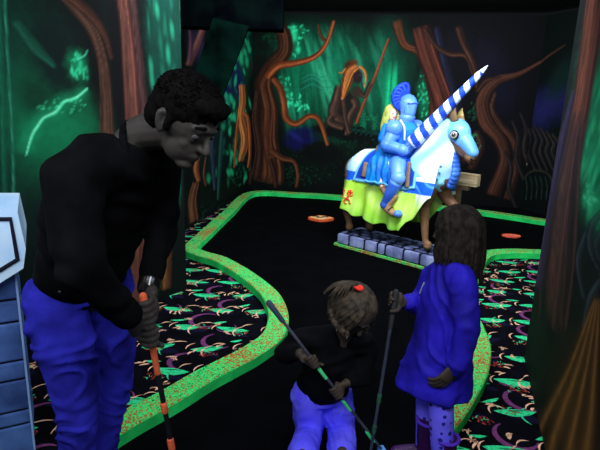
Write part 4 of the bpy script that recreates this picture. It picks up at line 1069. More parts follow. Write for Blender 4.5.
# ================================================================== castle pillar at the left edge
ct = P(27, 350, 1.95)
pc = V((ct.x - .300, 2.0, 0))
pi_ = thing('castle_pillar', 'blue-lit castle pillar of painted stone blocks at the left edge', 'pillar', pc, math.radians(28))
M_blk = mat('blue_grey_block', (78, 112, 178), (40, 62, 116), scale=5, rough=.7, detail=5)
M_gap = mat('block_gap', (10, 14, 34), (6, 9, 22))
colw = .232
mesh('core', [box((0, 0, .47), (2 * colw - .02, .34, .94))], M_gap, pi_, smooth=False)
bl = []; z = 0.0
hs_ = [.16, .07, .15, .09, .18, .10, .16, .11]
k = 0
while z < .93:
    hh_ = min(hs_[k % 8], 0.95 - z); off = (.16 if k % 2 else .30); xs = [-colw, -colw + off, colw] if k % 3 else [-colw, colw]
    for i in range(len(xs) - 1): bl.append(box(((xs[i] + xs[i + 1]) / 2, 0, z + hh_ / 2), (xs[i + 1] - xs[i] - .010, .36, hh_ - .011), bev=.008))
    z += hh_; k += 1
mesh('blocks', bl, M_blk, pi_, smooth=False)
M_edge = mat('pale_edge_line', (150, 180, 230))
for sg in (-1, 1): mesh('corner_edge', [box((sg * (colw - .003), -.178, .46), (.008, .008, .92))], M_edge, pi_, smooth=False)
M_cap = mat('pale_blue_cap', (214, 238, 255), (176, 216, 255), scale=4, rough=.6, detail=5)
M_ln = mat('dark_navy_line', (16, 16, 44), (10, 10, 30))
RXZ = Matrix(((1, 0, 0), (0, 0, -1), (0, 1, 0)))  # polygon xy -> xz, extrusion towards -y
prof = [(-.262, 1.255), (-.278, 1.09), (-.262, 1.00), (-.13, .915), (0, .885), (.13, .915), (.262, 1.00), (.278, 1.09), (.262, 1.255), (0, 1.272)]
prof = [(x, y * .915 - .014) for x, y in prof]
cp = mesh('cap', [prism(prof, -.20, .235, RXZ)], M_cap, pi_, smooth=False)
prof2 = [(-.236, 1.228), (-.245, 1.045), (-.12, .965), (0, .938), (.12, .965), (.245, 1.045), (.236, 1.228), (0, 1.246)]
prof2 = [(x, y * .915 - .014) for x, y in prof2]
mesh('outline', [tube([RXZ @ V((x, y, .238)) for x, y in prof2 + [prof2[0]]], [(.010, .004)] * 9, ref=(0, -1, 0), n=6, cap=False)], M_ln, cp, smooth=False)
mesh('scratch', [tube([RXZ @ V((x, y * .915, .2355)) for x, y in q], .0025, n=5) for q in ([(.13, 1.17), (.155, 1.168)], [(.05, 1.03), (.07, 1.028)], [(.16, 1.10), (.17, 1.11)])], M_ln, cp)

# ================================================================== people
def M_people(name, c, c2, **k): return mat(name, c, c2, **k)
M_mskin = mat('dim_skin', (56, 51, 47), (44, 40, 37), scale=9, rough=.6, spec=.2, detail=4)
M_kskin = mat('child_skin', (66, 55, 46), (54, 46, 40), scale=9, rough=.6, spec=.2)
M_knit = mat('black_knit', (9, 9, 11), (4, 4, 5), scale=14, rough=.95, spec=.05)
M_bcoat = mat('black_child_jacket', (10, 10, 13), (5, 5, 7), scale=14, rough=.9, spec=.08)
M_jean = mat('blacklit_blue_denim', (46, 46, 176), (28, 28, 116), scale=7, rough=.9, spec=.05, detail=6, bump=.15, bscale=90)
M_tpant = mat('bright_violet_cotton', (104, 98, 255), (84, 78, 246), scale=9, rough=.9, spec=.05, detail=5)
M_coat = mat('deep_blue_coat', (38, 28, 178), (24, 17, 128), scale=8, rough=.7, spec=.15, detail=5, bump=.2, bscale=40)
M_hairm = mat('near_black_hair', (11, 10, 10), (6, 5, 5), scale=60, rough=.9, spec=.03)
M_hairg = mat('dark_brown_hair', (44, 38, 33), (22, 19, 18), scale=40, rough=.8, spec=.06)
M_hairt = mat('light_brown_hair', (78, 66, 52), (38, 33, 28), scale=40, rough=.7, spec=.2)
M_white = mat('eye_white', (66, 64, 66), (60, 58, 60), rough=.4); M_iris = mat('dark_iris', (18, 14, 12), (10, 8, 8), rough=.3)

def head_parts(c, M, s):
    def h(f, l, u): return c + M @ V((f, l, u)) * s
    E2 = lambda p, r: ell(h(*p), tuple(x * s for x in r), M)
    T2 = lambda pts, r, **k: tube([h(*p) for p in pts], [x * s if not isinstance(x, tuple) else (x[0] * s, x[1] * s) for x in r], **k)
    out = [E2((0, 0, .02), (.094, .074, .088)), E2((.028, 0, -.042), (.062, .056, .07)), E2((.062, 0, -.092), (.028, .03, .022)),
           T2([(.086, 0, .018), (.098, 0, -.004), (.110, 0, -.026)], [.008, .009, .0125], n=10), T2([(.085, 0, -.028), (.098, 0, -.032)], [(.018, .008), (.012, .008)], n=10),
           T2([(.070, -.045, .028), (.088, -.018, .030), (.088, .018, .030), (.070, .045, .028)], [.009, .010, .010, .009], n=8, sub=2),
           E2((.050, .034, -.028), (.025, .019, .026)), E2((.050, -.034, -.028), (.025, .019, .026)),
           T2([(.078, -.022, -.060), (.090, 0, -.056), (.078, .022, -.060)], [.006, .008, .006], n=8, sub=2), T2([(.077, -.018, -.069), (.088, 0, -.069), (.077, .018, -.069)], [.006, .008, .006], n=8, sub=2)]
    for g in (-1, 1):
        out.append(T2([(-.006, .076 * g, .026), (-.018, .085 * g, .016), (-.014, .085 * g, -.008), (-.002, .078 * g, -.030)], [.009, .010, .009, .009], n=8, sub=3))
        out.append(T2([(.004, .074 * g, .016), (.004, .075 * g, -.022)], [.008, .008], n=8)); out.append(E2((-.006, .074 * g, -.004), (.014, .006, .024)))
    for g in (-1, 1):
        out.append(T2([(.066, .044 * g, .014), (.0815, .031 * g, .018), (.078, .018 * g, .013)], [.006, .008, .006], n=8, sub=2)); out.append(T2([(.066, .042 * g, -.006), (.079, .031 * g, -.009), (.078, .019 * g, -.006)], [.005, .006, .005], n=8, sub=2))
    return out, h
def eyes(h, M, s, parent):
    for g in (-1, 1):
        e_ = mesh('eye', [ell(h(.0735, .031 * g, .004), .0125 * s, M)], M_white, parent)
        mesh('iris', [ell(h(.0838, .032 * g, .000), (.0035 * s, .006 * s, .006 * s), M)], M_iris, e_)
        mesh('eyebrow', [tube([h(.083, .014 * g, .033), h(.091, .028 * g, .038), h(.076, .050 * g, .032)], [(.002 * s, .004 * s), (.003 * s, .005 * s), (.002 * s, .003 * s)], n=8, sub=3)], M_hairm, parent)
def foot_parts(an, d, s):
    d = V(d).normalized()
    return [tube([an + V((0, 0, .02 * s)), an - V((0, 0, .03 * s)), V((an.x, an.y, .05 * s)) + d * .03 * s], [.042 * s, .04 * s, .042 * s]), tube([V((an.x, an.y, .04 * s)) - d * .04 * s, V((an.x, an.y, .045 * s)) + d * .07 * s, V((an.x, an.y, .035 * s)) + d * .15 * s], [(.038 * s, .036 * s), (.044 * s, .036 * s), (.040 * s, .026 * s)], ref=(0, 0, 1), sub=2)]
def shoe(name, an, d, s, m, parent, shaft=.0):
    d = V(d).normalized(); b = V((an.x, an.y, 0.008))
    ps = [tube([b + V((0, 0, .048 * s)) - d * .045 * s, b + V((0, 0, .055 * s)) + d * .03 * s, b + V((0, 0, .045 * s)) + d * .10 * s, b + V((0, 0, .036 * s)) + d * .165 * s], [(.044 * s, .046 * s), (.046 * s, .050 * s), (.050 * s, .043 * s), (.046 * s, .032 * s)], ref=(0, 0, 1), sub=3, n=18)]
    if shaft: ps.append(tube([b + V((0, 0, .05 * s)), b + V((0, 0, .05 * s + shaft))], [.052 * s, .062 * s], n=20, cap=False))
    o = organic(name, ps, m, parent, voxel=.006, smooth=4)
    mesh('sole', [tube([b + V((0, 0, .010)) - d * .05 * s, b + V((0, 0, .010)) + d * .06 * s, b + V((0, 0, .010)) + d * .165 * s], [(.048 * s, .010), (.052 * s, .010), (.048 * s, .010)], ref=(0, 0, 1), sub=3, n=16)], M_iris, o)
    return o
def relaxed_hand(w_, d, n_, s, thumb=1):
    """hand hanging from the wrist along d, palm towards n_, fingers softly curled"""
    d = d.normalized(); n_ = (n_ - d * n_.dot(d)).normalized(); b_ = d.cross(n_) * thumb
    pc = w_ + d * .045 * s
    out = [tube([w_, w_ + d * .03 * s, w_ + d * .085 * s], [(.024 * s, .020 * s), (.036 * s, .016 * s), (.040 * s, .013 * s)], ref=n_, sub=2, n=14)]
    for i, L in enumerate((.072, .080, .074, .058)):
        o_ = w_ + d * .082 * s + b_ * (.030 - .0195 * i) * s
        q_ = [o_, o_ + d * L * .42 * s + n_ * .008 * s, o_ + d * L * .75 * s + n_ * .026 * s, o_ + d * L * .88 * s + n_ * .044 * s]
        out.append(tube(q_, [.0095 * s, .009 * s, .0082 * s, .007 * s], n=9, sub=2))
    t0 = w_ + d * .02 * s + b_ * .026 * s
    out.append(tube([t0, t0 + d * .028 * s + b_ * .022 * s + n_ * .01 * s, t0 + d * .058 * s + b_ * .026 * s + n_ * .024 * s], [.015 * s, .012 * s, .009 * s], n=9, sub=2))
    return out
def limb(pts, rad, **k): return tube(pts, rad, sub=3, **k)

# ---------------- club geometry shared by hands
MP_top, MP_hd = P(143, 296, 1.47), G(186, 522, .02)
TP_top, TP_hd = P(269, 303, 1.93), G(382, 452, .02)
GP_top, GP_hd = P(396, 292, 1.97), G(370, 457, .02)
def on(a, b, t): return a + (b - a) * t
def at_py(a, b, py):
    lo, hi = 0.0, 1.0
    def y(t):
        q = RM.transposed() @ (on(a, b, t) - CO); return 225 + F * q.y / q.z
    for _ in range(30):
        m = (lo + hi) / 2
        if y(m) < py: lo = m
        else: hi = m
    return on(a, b, lo)

# ---------------- the man
mroot = thing('person', 'adult in black sweater and blue jeans bending over an orange and black putter', 'person')
hipC = P(80, 290, 1.74); f_m = V((.82, -.57, 0)).normalized(); l_m = V((.57, .82, 0)).normalized()
hR, hL = hipC - l_m * .10, hipC + l_m * .10
kR, kL = P(76, 398, 1.64), P(114, 370, 1.88)
aR, aL = V((kR.x - .03, kR.y + .03, .09)), V((kL.x - .05, kL.y - .10, .09))
chest = P(100, 205, 1.60); nb = P(132, 148, 1.50)
sR, sL = P(72, 182, 1.36), P(158, 165, 1.66)
eR, wR = P(80, 268, 1.24), P(128, 315, 1.38)
eL, wL = P(163, 224, 1.68), P(149, 285, 1.56)
hdM = frame((.74, -.40, -.54), (.45, -.2, .85)); hdc = P(184, 121, 1.42)
hp_, hm = head_parts(hdc, hdM, 1.0)
mclub = (MP_hd - MP_top).normalized()
c1 = at_py(MP_top, MP_hd, 312); c2 = at_py(MP_top, MP_hd, 332)
c1 = at_py(MP_top, MP_hd, 310); c2 = c1 + mclub * .085
body_m = hp_ + [limb([nb - V((.03, 0, .05)), nb + V((.03, -.01, .04)), hm(-.03, 0, -.05)], [.066, .056, .055]),
    limb([hipC, on(hipC, chest, .5), chest, on(chest, nb, .6), nb], [(.128, .095), (.13, .10), (.16, .11), (.16, .09), (.07, .06)], ref=f_m, n=20),
    tube([on(nb, sR, .3), sR], [.06, .055]), tube([on(nb, sL, .3), sL], [.06, .055]),
    limb([sR, on(sR, eR, .5), eR], [.055, .048, .04]), limb([eR, on(eR, wR, .4), wR], [.04, .038, .027]),
    limb([sL, on(sL, eL, .5), eL], [.055, .048, .04]), limb([eL, on(eL, wL, .4), wL], [.04, .039, .031]),
    limb([hR, on(hR, kR, .5), kR], [.075, .070, .055]), limb([kR, on(kR, aR, .4), aR], [.055, .053, .038]),
    limb([hL, on(hL, kL, .5), kL], [.075, .070, .055]), limb([kL, on(kL, aL, .4), aL], [.055, .053, .038])]
body_m += foot_parts(aR, f_m, 1) + foot_parts(aL, f_m + V((.2, .2, 0)), 1)
body_m += gauntlet(wL, c1, mclub, V((.45, .9, .3)), 1, .013, 1.12)
body_m += gauntlet(wR, c2, mclub, V((-.9, .1, .3)), -1, .013, 1.12)
organic('body', body_m, M_mskin, mroot, voxel=.0048, smooth=3)
eyes(hm, hdM, 1.0, mroot)
def hair_disp(fr, amp):
    return lambda p: amp * (noise.noise(V((p.x * fr, p.y * fr, p.z * fr * .5))) + .5 * noise.noise(p * fr * 2.3))
hr = [ell(hm(-.016, 0, .052), (.103, .088, .080), hdM), ell(hm(-.055, 0, .0), (.060, .078, .082), hdM), ell(hm(.056, 0, .084), (.048, .066, .030), hdM), tube([hm(-.06, 0, -.03), hm(-.07, 0, -.075)], [.055, .042]),
      tube([hm(.008, .076, .03), hm(.012, .076, -.012)], .011), tube([hm(.008, -.076, .03), hm(.012, -.076, -.012)], .011)]
ha = organic('hair', hr, M_hairm, mroot, voxel=.006, smooth=3, disp=hair_disp(55, .006))
tf = []
for i in range(900):
    a = random.uniform(0, 2 * PI); b = random.uniform(.05, 1.45)
    d = V((math.cos(a) * math.sin(b), math.sin(a) * math.sin(b), math.cos(b)))
    if d.x > .55 and d.z < .62: continue
    p = hm(-.016 + .094 * d.x, .082 * d.y, .050 + .074 * d.z); dn = hdM @ V((d.x * .8 + .35, d.y, d.z)).normalized()
    tf.append(tube([p - dn * .004, p + dn * .006, p + dn * .012 + hdM @ V((.004, random.uniform(-.006, .006), 0))], [.004, .003, .0008], n=5, cap=False))
mesh('tufts', tf, M_hairm, ha)
def knit_disp(p): return .006 * math.sin(p.z * 52 + p.x * 30 + 6 * nz(p, 5)) * (.4 + .6 * max(0, nz(p, 4, 3) + .5)) 
sw = [limb([hipC + V((-.0, 0, .05)), on(hipC, chest, .5), chest, on(chest, nb, .55), on(chest, nb, .93)], [(.170, .135), (.17, .135), (.19, .145), (.165, .12), (.085, .075)], ref=f_m, n=28, cap=False),
      tube([on(nb, sR, .15) - V((0, 0, .03)), on(nb, sR, .6) + V((-.02, 0, .005)), sR], [.085, .092, .082]), tube([on(nb, sL, .25) - V((0, 0, .02)), sL], [.085, .078]),
      limb([sR, on(sR, eR, .5) , eR], [.084, .075, .062]), limb([eR, on(eR, wR, .45), on(eR, wR, .90)], [.062, .056, .042]),
      limb([sL, on(sL, eL, .5), eL], [.078, .066, .056]), limb([eL, on(eL, wL, .45), on(eL, wL, .70)], [.056, .048, .038]),
      limb([hipC - f_m * .02 + V((0, 0, .05)), hipC - f_m * .01 + V((0, 0, .0))], [(.168, .138), (.168, .14)], ref=f_m, n=28, cap=False)]
swo = organic('sweater', sw, M_knit, mroot, voxel=.009, smooth=7, disp=knit_disp)
cl = []; aM = frame((hm(-.03, 0, -.05) - nb), f_m)
nbc = on(nb, hm(-.03, 0, -.05), .22)
mesh('collar', [tube([nbc + aM @ V((.006 * math.cos(2 * a), math.cos(a) * .068, math.sin(a) * .066)) for a in [2 * PI * i / 24 for i in range(25)]], .011, n=8, cap=False)], M_knit, swo)
for e_, w_ in ((eL, wL), (eR, wR)):
    d = (w_ - e_).normalized(); cM = frame(d, (0, .2, 1)); cc = on(e_, w_, .74 if w_ is wL else .93)
    mesh('cuff', [tube([cc - d * .02, cc + d * .012], [.043 if w_ is wL else .046] * 2, n=18)], M_knit, swo)
d = (wL - eL).normalized(); wc = on(eL, wL, .97); cM = frame(d, (0, .2, 1))
wt = mesh('wristwatch', [tube([wc - d * .012, wc + d * .012], [.0375, .0375], n=24)], M_iris, mroot)
toc = (CO - wc); toc = (toc - d * toc.dot(d)).normalized()
wM = Matrix((d, d.cross(toc), toc)).transposed()
mesh('watch_face', [box(wc + toc * .036, (.030, .026, .008), wM, bev=.003)], M_iris, wt, angle=40)
mesh('face_highlight', [box(wc + toc * .0412, (.028, .0045, .003), wM)], mat('watch_highlight', (200, 205, 210), (180, 185, 190), rough=.4, spec=.4), wt, smooth=False)  # pale bar painting a highlight onto the watch face
def fold(fr=70, amp=.006, o=0.0):
    def f(p):
        a = nz(p, 4.5, o); w1 = math.sin((p.z + .45 * p.x + .25 * a) * fr + 5 * a); w2 = math.sin((p.z - .5 * p.x) * fr * .7 + 8 * nz(p, 3, 4 + o))
        return amp * (max(0, w1) ** 2 * max(0, nz(p, 6, 2 + o) + .25) * 1.6 + .5 * max(0, w2) ** 2 * max(0, nz(p, 5, 7 + o) + .2) * 1.6) + .35 * amp * nz(p, 22, o)
    return f
jn = [limb([hipC + V((0, 0, .09)), hipC + V((0, 0, -.02))], [(.150, .12), (.158, .13)], ref=f_m, n=28, cap=False),
      limb([hR + V((0, 0, -.0)), on(hR, kR, .5), kR, on(kR, aR, .5), aR], [.104, .098, .077, .069, .064], n=20),
      limb([hL + V((0, 0, -.0)), on(hL, kL, .5), kL, on(kL, aL, .5), aL], [.102, .092, .078, .068, .063], n=20)]
jo = organic('jeans', jn, M_jean, mroot, voxel=.008, smooth=6, disp=fold(58, .013))
pk = hipC + f_m * .10 - l_m * .13 + V((0, 0, -.09))
mesh('rivet', [ell(P(60, 292, hR.y - .125), .007)], M_iris, jo)
M_shoe = mat('dark_leather', (22, 20, 22), (12, 11, 12), scale=10, rough=.6)
shoe('shoe', aR, f_m, 1.08, M_shoe, mroot); shoe('shoe', aL, f_m + V((.2, .2, 0)), 1.08, M_shoe, mroot)
rebase(mroot, V((hipC.x, hipC.y, 0.0)))

# ---------------- the older girl
groot = thing('person', 'girl with dark hair in a long blue coat, dotted leggings and purple boots', 'person')
f_g = V((-.99, .14, 0)).normalized(); l_g = V((-.14, -.99, 0)).normalized()      # left side towards the camera
ghc = P(457, 230, 1.98)
gM = frame((-.74, .62, -.22)); gs = .90
gp_, gh = head_parts(ghc, gM, gs)
gneck = P(453, 262, 1.97); gch = P(449, 292, 1.96); gwa = P(443, 335, 1.96); ghem = P(434, 386, 1.96)
gsN, gsF = P(462, 281, 1.86), P(434, 278, 2.06)
geN, gwN = P(467, 330, 1.80), P(458, 365, 1.80)
geF, gwF = P(421, 305, 2.05), P(405, 302, 2.0)
ghip = P(444, 345, 1.96)
gkN, gkF = P(441, 402, 1.87), P(428, 392, 2.04)
gfN, gfF = G(441, 482), G(424, 463)
gaN, gaF = V((gfN.x, gfN.y, .08)), V((gfF.x, gfF.y, .08))
gclub = (GP_hd - GP_top).normalized(); gcc = at_py(GP_top, GP_hd, 300)
bg = gp_ + [limb([gneck - V((0, 0, .03)), gh(-.02, 0, -.06)], [.042, .040]),
     limb([ghip, gwa, gch, on(gch, gneck, .8)], [(.10, .085), (.095, .08), (.11, .085), (.05, .045)], ref=f_g, n=18),
     limb([gsN, on(gsN, geN, .5), geN], [.04, .036, .032]), limb([geN, on(geN, gwN, .5), gwN], [.032, .03, .022]),
     limb([gsF, on(gsF, geF, .5), geF], [.04, .036, .032]), limb([geF, on(geF, gwF, .5), gwF], [.032, .03, .022]),
     limb([ghip - f_g * 0 + l_g * .06, on(ghip, gkN, .6), gkN], [.07, .06, .043]), limb([gkN, on(gkN, gaN, .4), gaN], [.042, .042, .03]),
     limb([ghip - l_g * .06, on(ghip, gkF, .6), gkF], [.07, .06, .043]), limb([gkF, on(gkF, gaF, .4), gaF], [.042, .042, .03])]
bg += foot_parts(gaN, f_g, .7) + foot_parts(gaF, f_g, .7)
bg += gauntlet(gwF, gcc, gclub, V((1, .3, .2)), -1, .012, .85)
bg += relaxed_hand(gwN, P(441, 383, 1.79) - gwN, V((0, .9, .4)), .92, 1)
organic('body', bg, M_kskin, groot, voxel=.0048, smooth=3)
eyes(gh, gM, gs, groot)
def strands(h, M, s, n, length, m, parent, name, gap=.55, r=.011, spread=.0, top=(0, 0, .11), lenf=None, wav=.006):
    """long hair combed from the crown over the skull and falling under its own weight"""
    hr_ = [ell(h(-.014, 0, .030), (.098 * s, .083 * s, .088 * s), M), ell(h(-.04, 0, -.02), (.068 * s, .074 * s, .08 * s), M)]
    cap_ = organic(name, hr_, m, parent, voxel=.006, smooth=3, disp=hair_disp(70, .003))
    st_ = []
    for i in range(n):
        a = PI + (PI - gap) * (2 * (i + random.random()) / n - 1)
        ca, sa = math.cos(a), math.sin(a); k_ = random.uniform(.97, 1.06)
        p0 = h(top[0] + ca * .01, sa * .01, top[2]); p1 = h(ca * .062 * k_ - .006, sa * .055 * k_, .092); p2 = h(ca * .097 * k_ - .012, sa * .083 * k_, .035); p3 = h(ca * .100 * k_ - .012, sa * .086 * k_, -.03)
        L_ = (lenf(a) if lenf else length) * random.uniform(.85, 1.1); wv = V((random.uniform(-1, 1), random.uniform(-1, 1), 0)) * wav
        o2 = V((p3.x - h(0, 0, 0).x, p3.y - h(0, 0, 0).y, 0)) * spread
        st_.append(tube([p0, p1, p2, p3, p3 + o2 * .5 + V((0, 0, -L_ * .5)) + wv, p3 + o2 + V((0, 0, -L_)) - wv], [r * .5, r, r, r, r * .9, r * .25], sub=3, n=7))
    mesh('strands', st_, m, cap_)
    return cap_
strands(gh, gM, gs, 110, .13, M_hairg, groot, 'hair', gap=.62, r=.0105, spread=.10, lenf=lambda a: .10 + .10 * max(0, -math.cos(a)) )
qf = fold(46, .013, 11)
qd = lambda p: qf(p) + .004 * nz(p, 9, 3)
ct_ = [limb([on(gch, gneck, .95), gch, gwa, on(gwa, ghem, .5), ghem], [(.06, .06), (.115, .100), (.125, .120), (.14, .143), (.155, .165)], ref=f_g, n=28, cap=False),
       tube([on(gneck, gsN, .3) - V((0, 0, .01)), gsN], [.06, .058]), tube([on(gneck, gsF, .3) - V((0, 0, .01)), gsF], [.06, .058]),
       limb([gsN, on(gsN, geN, .5), geN], [.060, .056, .052]), limb([geN, gwN], [.052, .042]),
       limb([gsF, on(gsF, geF, .5), geF], [.060, .052, .046]), limb([geF, on(geF, gwF, .8)], [.046, .038])]
co = organic('coat', ct_, M_coat, groot, voxel=.0085, smooth=5, disp=qd)
mesh('collar', [tube([gneck + V((math.cos(a) * .058, math.sin(a) * .055, -.004 + .01 * math.cos(a))) for a in [2 * PI * i / 22 for i in range(23)]], [(.012, .024)] * 23, ref=(0, 0, 1), n=10, cap=False)], M_coat, co)
zp = [P(418 - i * 4, 288 + i * 17, 1.945 - i * 0.002) for i in range(6)]
mesh('zip', [tube([P(424, 283, 2.0), P(420, 293, 2.0)], .004, n=6)], mat('pale_zip_tab', (130, 140, 160)), co)
M_leg = mat('pale_violet_leggings', (112, 104, 250), (96, 88, 236), scale=9, rough=.9, spec=.05)
lg = organic('leggings', [limb([on(ghip, gkN, .7), gkN, on(gkN, gaN, .6), gaN], [.062, .054, .050, .044], n=18), limb([on(ghip, gkF, .7), gkF, on(gkF, gaF, .6), gaF], [.062, .054, .050, .044], n=18)], M_leg, groot, voxel=.007, smooth=4, disp=lambda p: .003 * nz(p, 16))
# dark dots printed on the leggings: part of the cloth's own colouring
nt = M_leg.node_tree; b = nt.nodes['Principled BSDF']; base_link = b.inputs['Base Color'].links[0].from_socket
vo = nt.nodes.new('ShaderNodeTexVoronoi'); vo.inputs['Scale'].default_value = 26; vo.inputs['Randomness'].default_value = 0.35
tcn = nt.nodes.new('ShaderNodeTexCoord'); nt.links.new(tcn.outputs['Object'], vo.inputs['Vector'])
lt = nt.nodes.new('ShaderNodeMath'); lt.operation = 'LESS_THAN'; lt.inputs[1].default_value = 0.27; nt.links.new(vo.outputs['Distance'], lt.inputs[0])
mxn = nt.nodes.new('ShaderNodeMix'); mxn.data_type = 'RGBA'; nt.links.new(lt.outputs[0], mxn.inputs['Factor']); nt.links.new(base_link, mxn.inputs['A']); mxn.inputs['B'].default_value = (*lin((40, 36, 120)), 1)
nt.links.new(mxn.outputs['Result'], b.inputs['Base Color'])
M_boot2 = mat('dark_purple_rubber', (64, 16, 84), (44, 10, 60), scale=6, rough=.45, spec=.35)
for an_, nm in ((gaN, 'boot'), (gaF, 'boot')):
    b_ = shoe(nm, an_, f_g, .80, M_boot2, groot, shaft=.18)
    zt = .05 * .8 + .18 + .006
    mesh('boot_cuff', [tube([V((an_.x + math.cos(a) * .0515, an_.y + math.sin(a) * .0515, zt)) for a in [2 * PI * i / 24 for i in range(25)]], .008, n=8, cap=False)], mat('purple_cuff', (84, 44, 190), (70, 36, 160)), b_)
rebase(groot, V((ghip.x, ghip.y, 0.0)))

# ---------------- the toddler
troot = thing('person', 'small child in a dark jacket and bright violet trousers leaning over a putter', 'person')
KT = 1.15
def _sr(r_): return [(_k[0] * KT, _k[1] * KT) if isinstance(_k, tuple) else _k * KT for _k in (r_ if isinstance(r_, list) else [r_])]
def limbk(p, r_, **k): return limb(p, _sr(r_), **k)
def tubek(p, r_, **k): return tube(p, _sr(r_), **k)
f_t = V((.28, -.96, 0)).normalized(); l_t = V((.96, .28, 0)).normalized()
thc = P(354, 309, 1.978); tM = frame((.35, -.62, -.80), (.3, -.5, .6)); ts = .95
tp_, th_ = head_parts(thc, tM, ts)
tneck = P(344, 336, 2.047); tch = P(334, 352, 2.093); thip = P(322, 392, 2.185)
tsA, tsB = P(303, 340, 2.093), P(366, 346, 2.116)
tcl = (TP_hd - TP_top).normalized(); ca_ = at_py(TP_top, TP_hd, 360); cb_ = at_py(TP_top, TP_hd, 391)
teA, twA = P(286, 352, 2.070), ca_ + V((-.055, .02, .02))
teB, twB = P(362, 376, 2.070), cb_ + V((.055, .02, .035))
tkA, tkB = P(309, 430, 2.162), P(341, 430, 2.185)
tfA, tfB = G(302, 470), G(341, 468)
taA, taB = V((tfA.x, tfA.y, .07)), V((tfB.x, tfB.y, .07))
bt_ = tp_ + [limbk([tneck - V((0, 0, .02)), th_(-.03, 0, -.05)], [.036, .036]),
     limbk([thip, on(thip, tch, .5), tch, on(tch, tneck, .8)], [(.085, .075), (.085, .075), (.09, .07), (.05, .045)], ref=f_t, n=18),
     limbk([tsA, on(tsA, teA, .5), teA], [.035, .032, .028]), limbk([teA, twA], [.028, .019]),
     limbk([tsB, on(tsB, teB, .5), teB], [.035, .032, .028]), limbk([teB, twB], [.028, .019]),
     limbk([thip - l_t * .058, on(thip, tkA, .6), tkA], [.06, .05, .04]), limbk([tkA, taA], [.038, .028]),
     limbk([thip + l_t * .058, on(thip, tkB, .6), tkB], [.06, .05, .04]), limbk([tkB, taB], [.038, .028])]
bt_ += foot_parts(taA, V((-.8, -.5, 0)), .68) + foot_parts(taB, V((.3, -.9, 0)), .68)
bt_ += gauntlet(twA, ca_, tcl, V((-.8, .35, .1)), -1, .011, .88) + gauntlet(twB, cb_, tcl, V((.8, .35, .3)), 1, .011, .88)
organic('body', bt_, M_kskin, troot, voxel=.0045, smooth=3)
eyes(th_, tM, ts, troot)
thair = strands(th_, tM, ts, 90, .05, M_hairt, troot, 'hair', gap=.5, r=.010, spread=.15, lenf=lambda a: .035)
ptop = thc + V((-.14, -.28, .93)).normalized() * .118 * ts
pn = []
for i in range(26):
    a = random.uniform(0, 2 * PI); d_ = V((math.cos(a) * .05 + -.02, math.sin(a) * .03, .0))
    pn.append(tube([ptop, ptop + V((0, 0, .022)) + d_ * .4, ptop + V((-.01, .0, .01)) + d_, ptop + V((-.02, .01, -.03)) + d_ * 1.4], [.006, .008, .007, .002], sub=2, n=6))
mesh('ponytail', pn, M_hairt, thair)
M_red = mat('red_hair_tie', (250, 60, 44), (230, 44, 34), scale=20, rough=.7)
ht = P(347, 285, 1.955)
mesh('hair_tie', [tube([ptop + V((.022, -.028, .006)) + V((math.cos(a) * .013, math.sin(a) * .011, .006 + .003 * math.sin(2 * a))) for a in [2 * PI * i / 16 for i in range(17)]], .0075, n=8, cap=False)], M_red, thair)
jk = [limbk([thip + V((0, 0, .05)), on(thip, tch, .5), tch, on(tch, tneck, .85)], [(.115, .105), (.112, .10), (.115, .095), (.06, .055)], ref=f_t, n=24, cap=False),
      tubek([on(tneck, tsA, .3), tsA], [.055, .052]), tubek([on(tneck, tsB, .3), tsB], [.055, .052]),
      limbk([tsA, on(tsA, teA, .5), teA], [.052, .050, .046]), limbk([teA, on(teA, twA, .8)], [.046, .032]),
      limbk([tsB, on(tsB, teB, .5), teB], [.052, .050, .046]), limbk([teB, on(teB, twB, .8)], [.046, .032])]
organic('jacket', jk, M_bcoat, troot, voxel=.008, smooth=5, disp=lambda p: .004 * math.sin(p.z * 70 + 6 * nz(p, 6)))
tr = [limbk([thip + V((0, 0, .05)), thip - V((0, 0, .03))], [(.095, .085), (.10, .09)], ref=f_t, n=24, cap=False),
      limbk([thip - l_t * .064, on(thip - l_t * .064, tkA, .6), tkA, on(tkA, taA, .85)], [.076, .070, .060, .058], n=18), limbk([thip + l_t * .064, on(thip + l_t * .064, tkB, .6), tkB, on(tkB, taB, .85)], [.076, .072, .062, .056], n=18)]
organic('trousers', tr, M_tpant, troot, voxel=.0075, smooth=5, disp=fold(80, .009, 5))
M_tshoe = mat('maroon_toddler_shoe', (70, 22, 40), (50, 14, 28), scale=6, rough=.6)
shoe('shoe', taA, V((-.8, -.5, 0)), .75, M_tshoe, troot); shoe('shoe', taB, V((.3, -.9, 0)), .75, M_tshoe, troot)
rebase(troot, V((thip.x, thip.y, 0.0)))

# ================================================================== putters
M_pblk = mat('black_rubber', (16, 16, 20), (9, 9, 12), scale=30, rough=.6); M_pdk = mat('dark_steel', (70, 72, 84), (46, 48, 58), scale=20, rough=.35, spec=.5)
def putter(label, top, hd, bands, mb_, ms_, grip_m, grip_len, r, head_m, toe, grip_r=.013):
    d = (hd - top).normalized(); L = (hd - top).length
    t = thing('putter', label, 'golf club', V((hd.x, hd.y, 0.006)))
    o0 = V((hd.x, hd.y, 0.006)); q = lambda p: p - o0
    mesh('shaft', [tube([q(top + d * .02), q(hd + V((0, 0, .01)))], [r * 1.1, r], n=12)], ms_, t)
    mesh('grip', [tube([q(top), q(top + d * grip_len)], [grip_r, grip_r * .8], n=14)], grip_m, t)
    for a, b in bands:
        mesh('band', [tube([q(top + d * a * L), q(top + d * b * L)], [r * 1.45] * 2, n=12)], mb_, t)
    tv = V(toe).normalized(); hM_ = frame(tv)
    mesh('head', [box(q(V((hd.x, hd.y, .024))) + tv * .03, (.115, .032, .030), hM_, bev=.007)], head_m, t, angle=50)
    return t
def frac(a, b, py): return (at_py(a, b, py) - a).length / (b - a).length
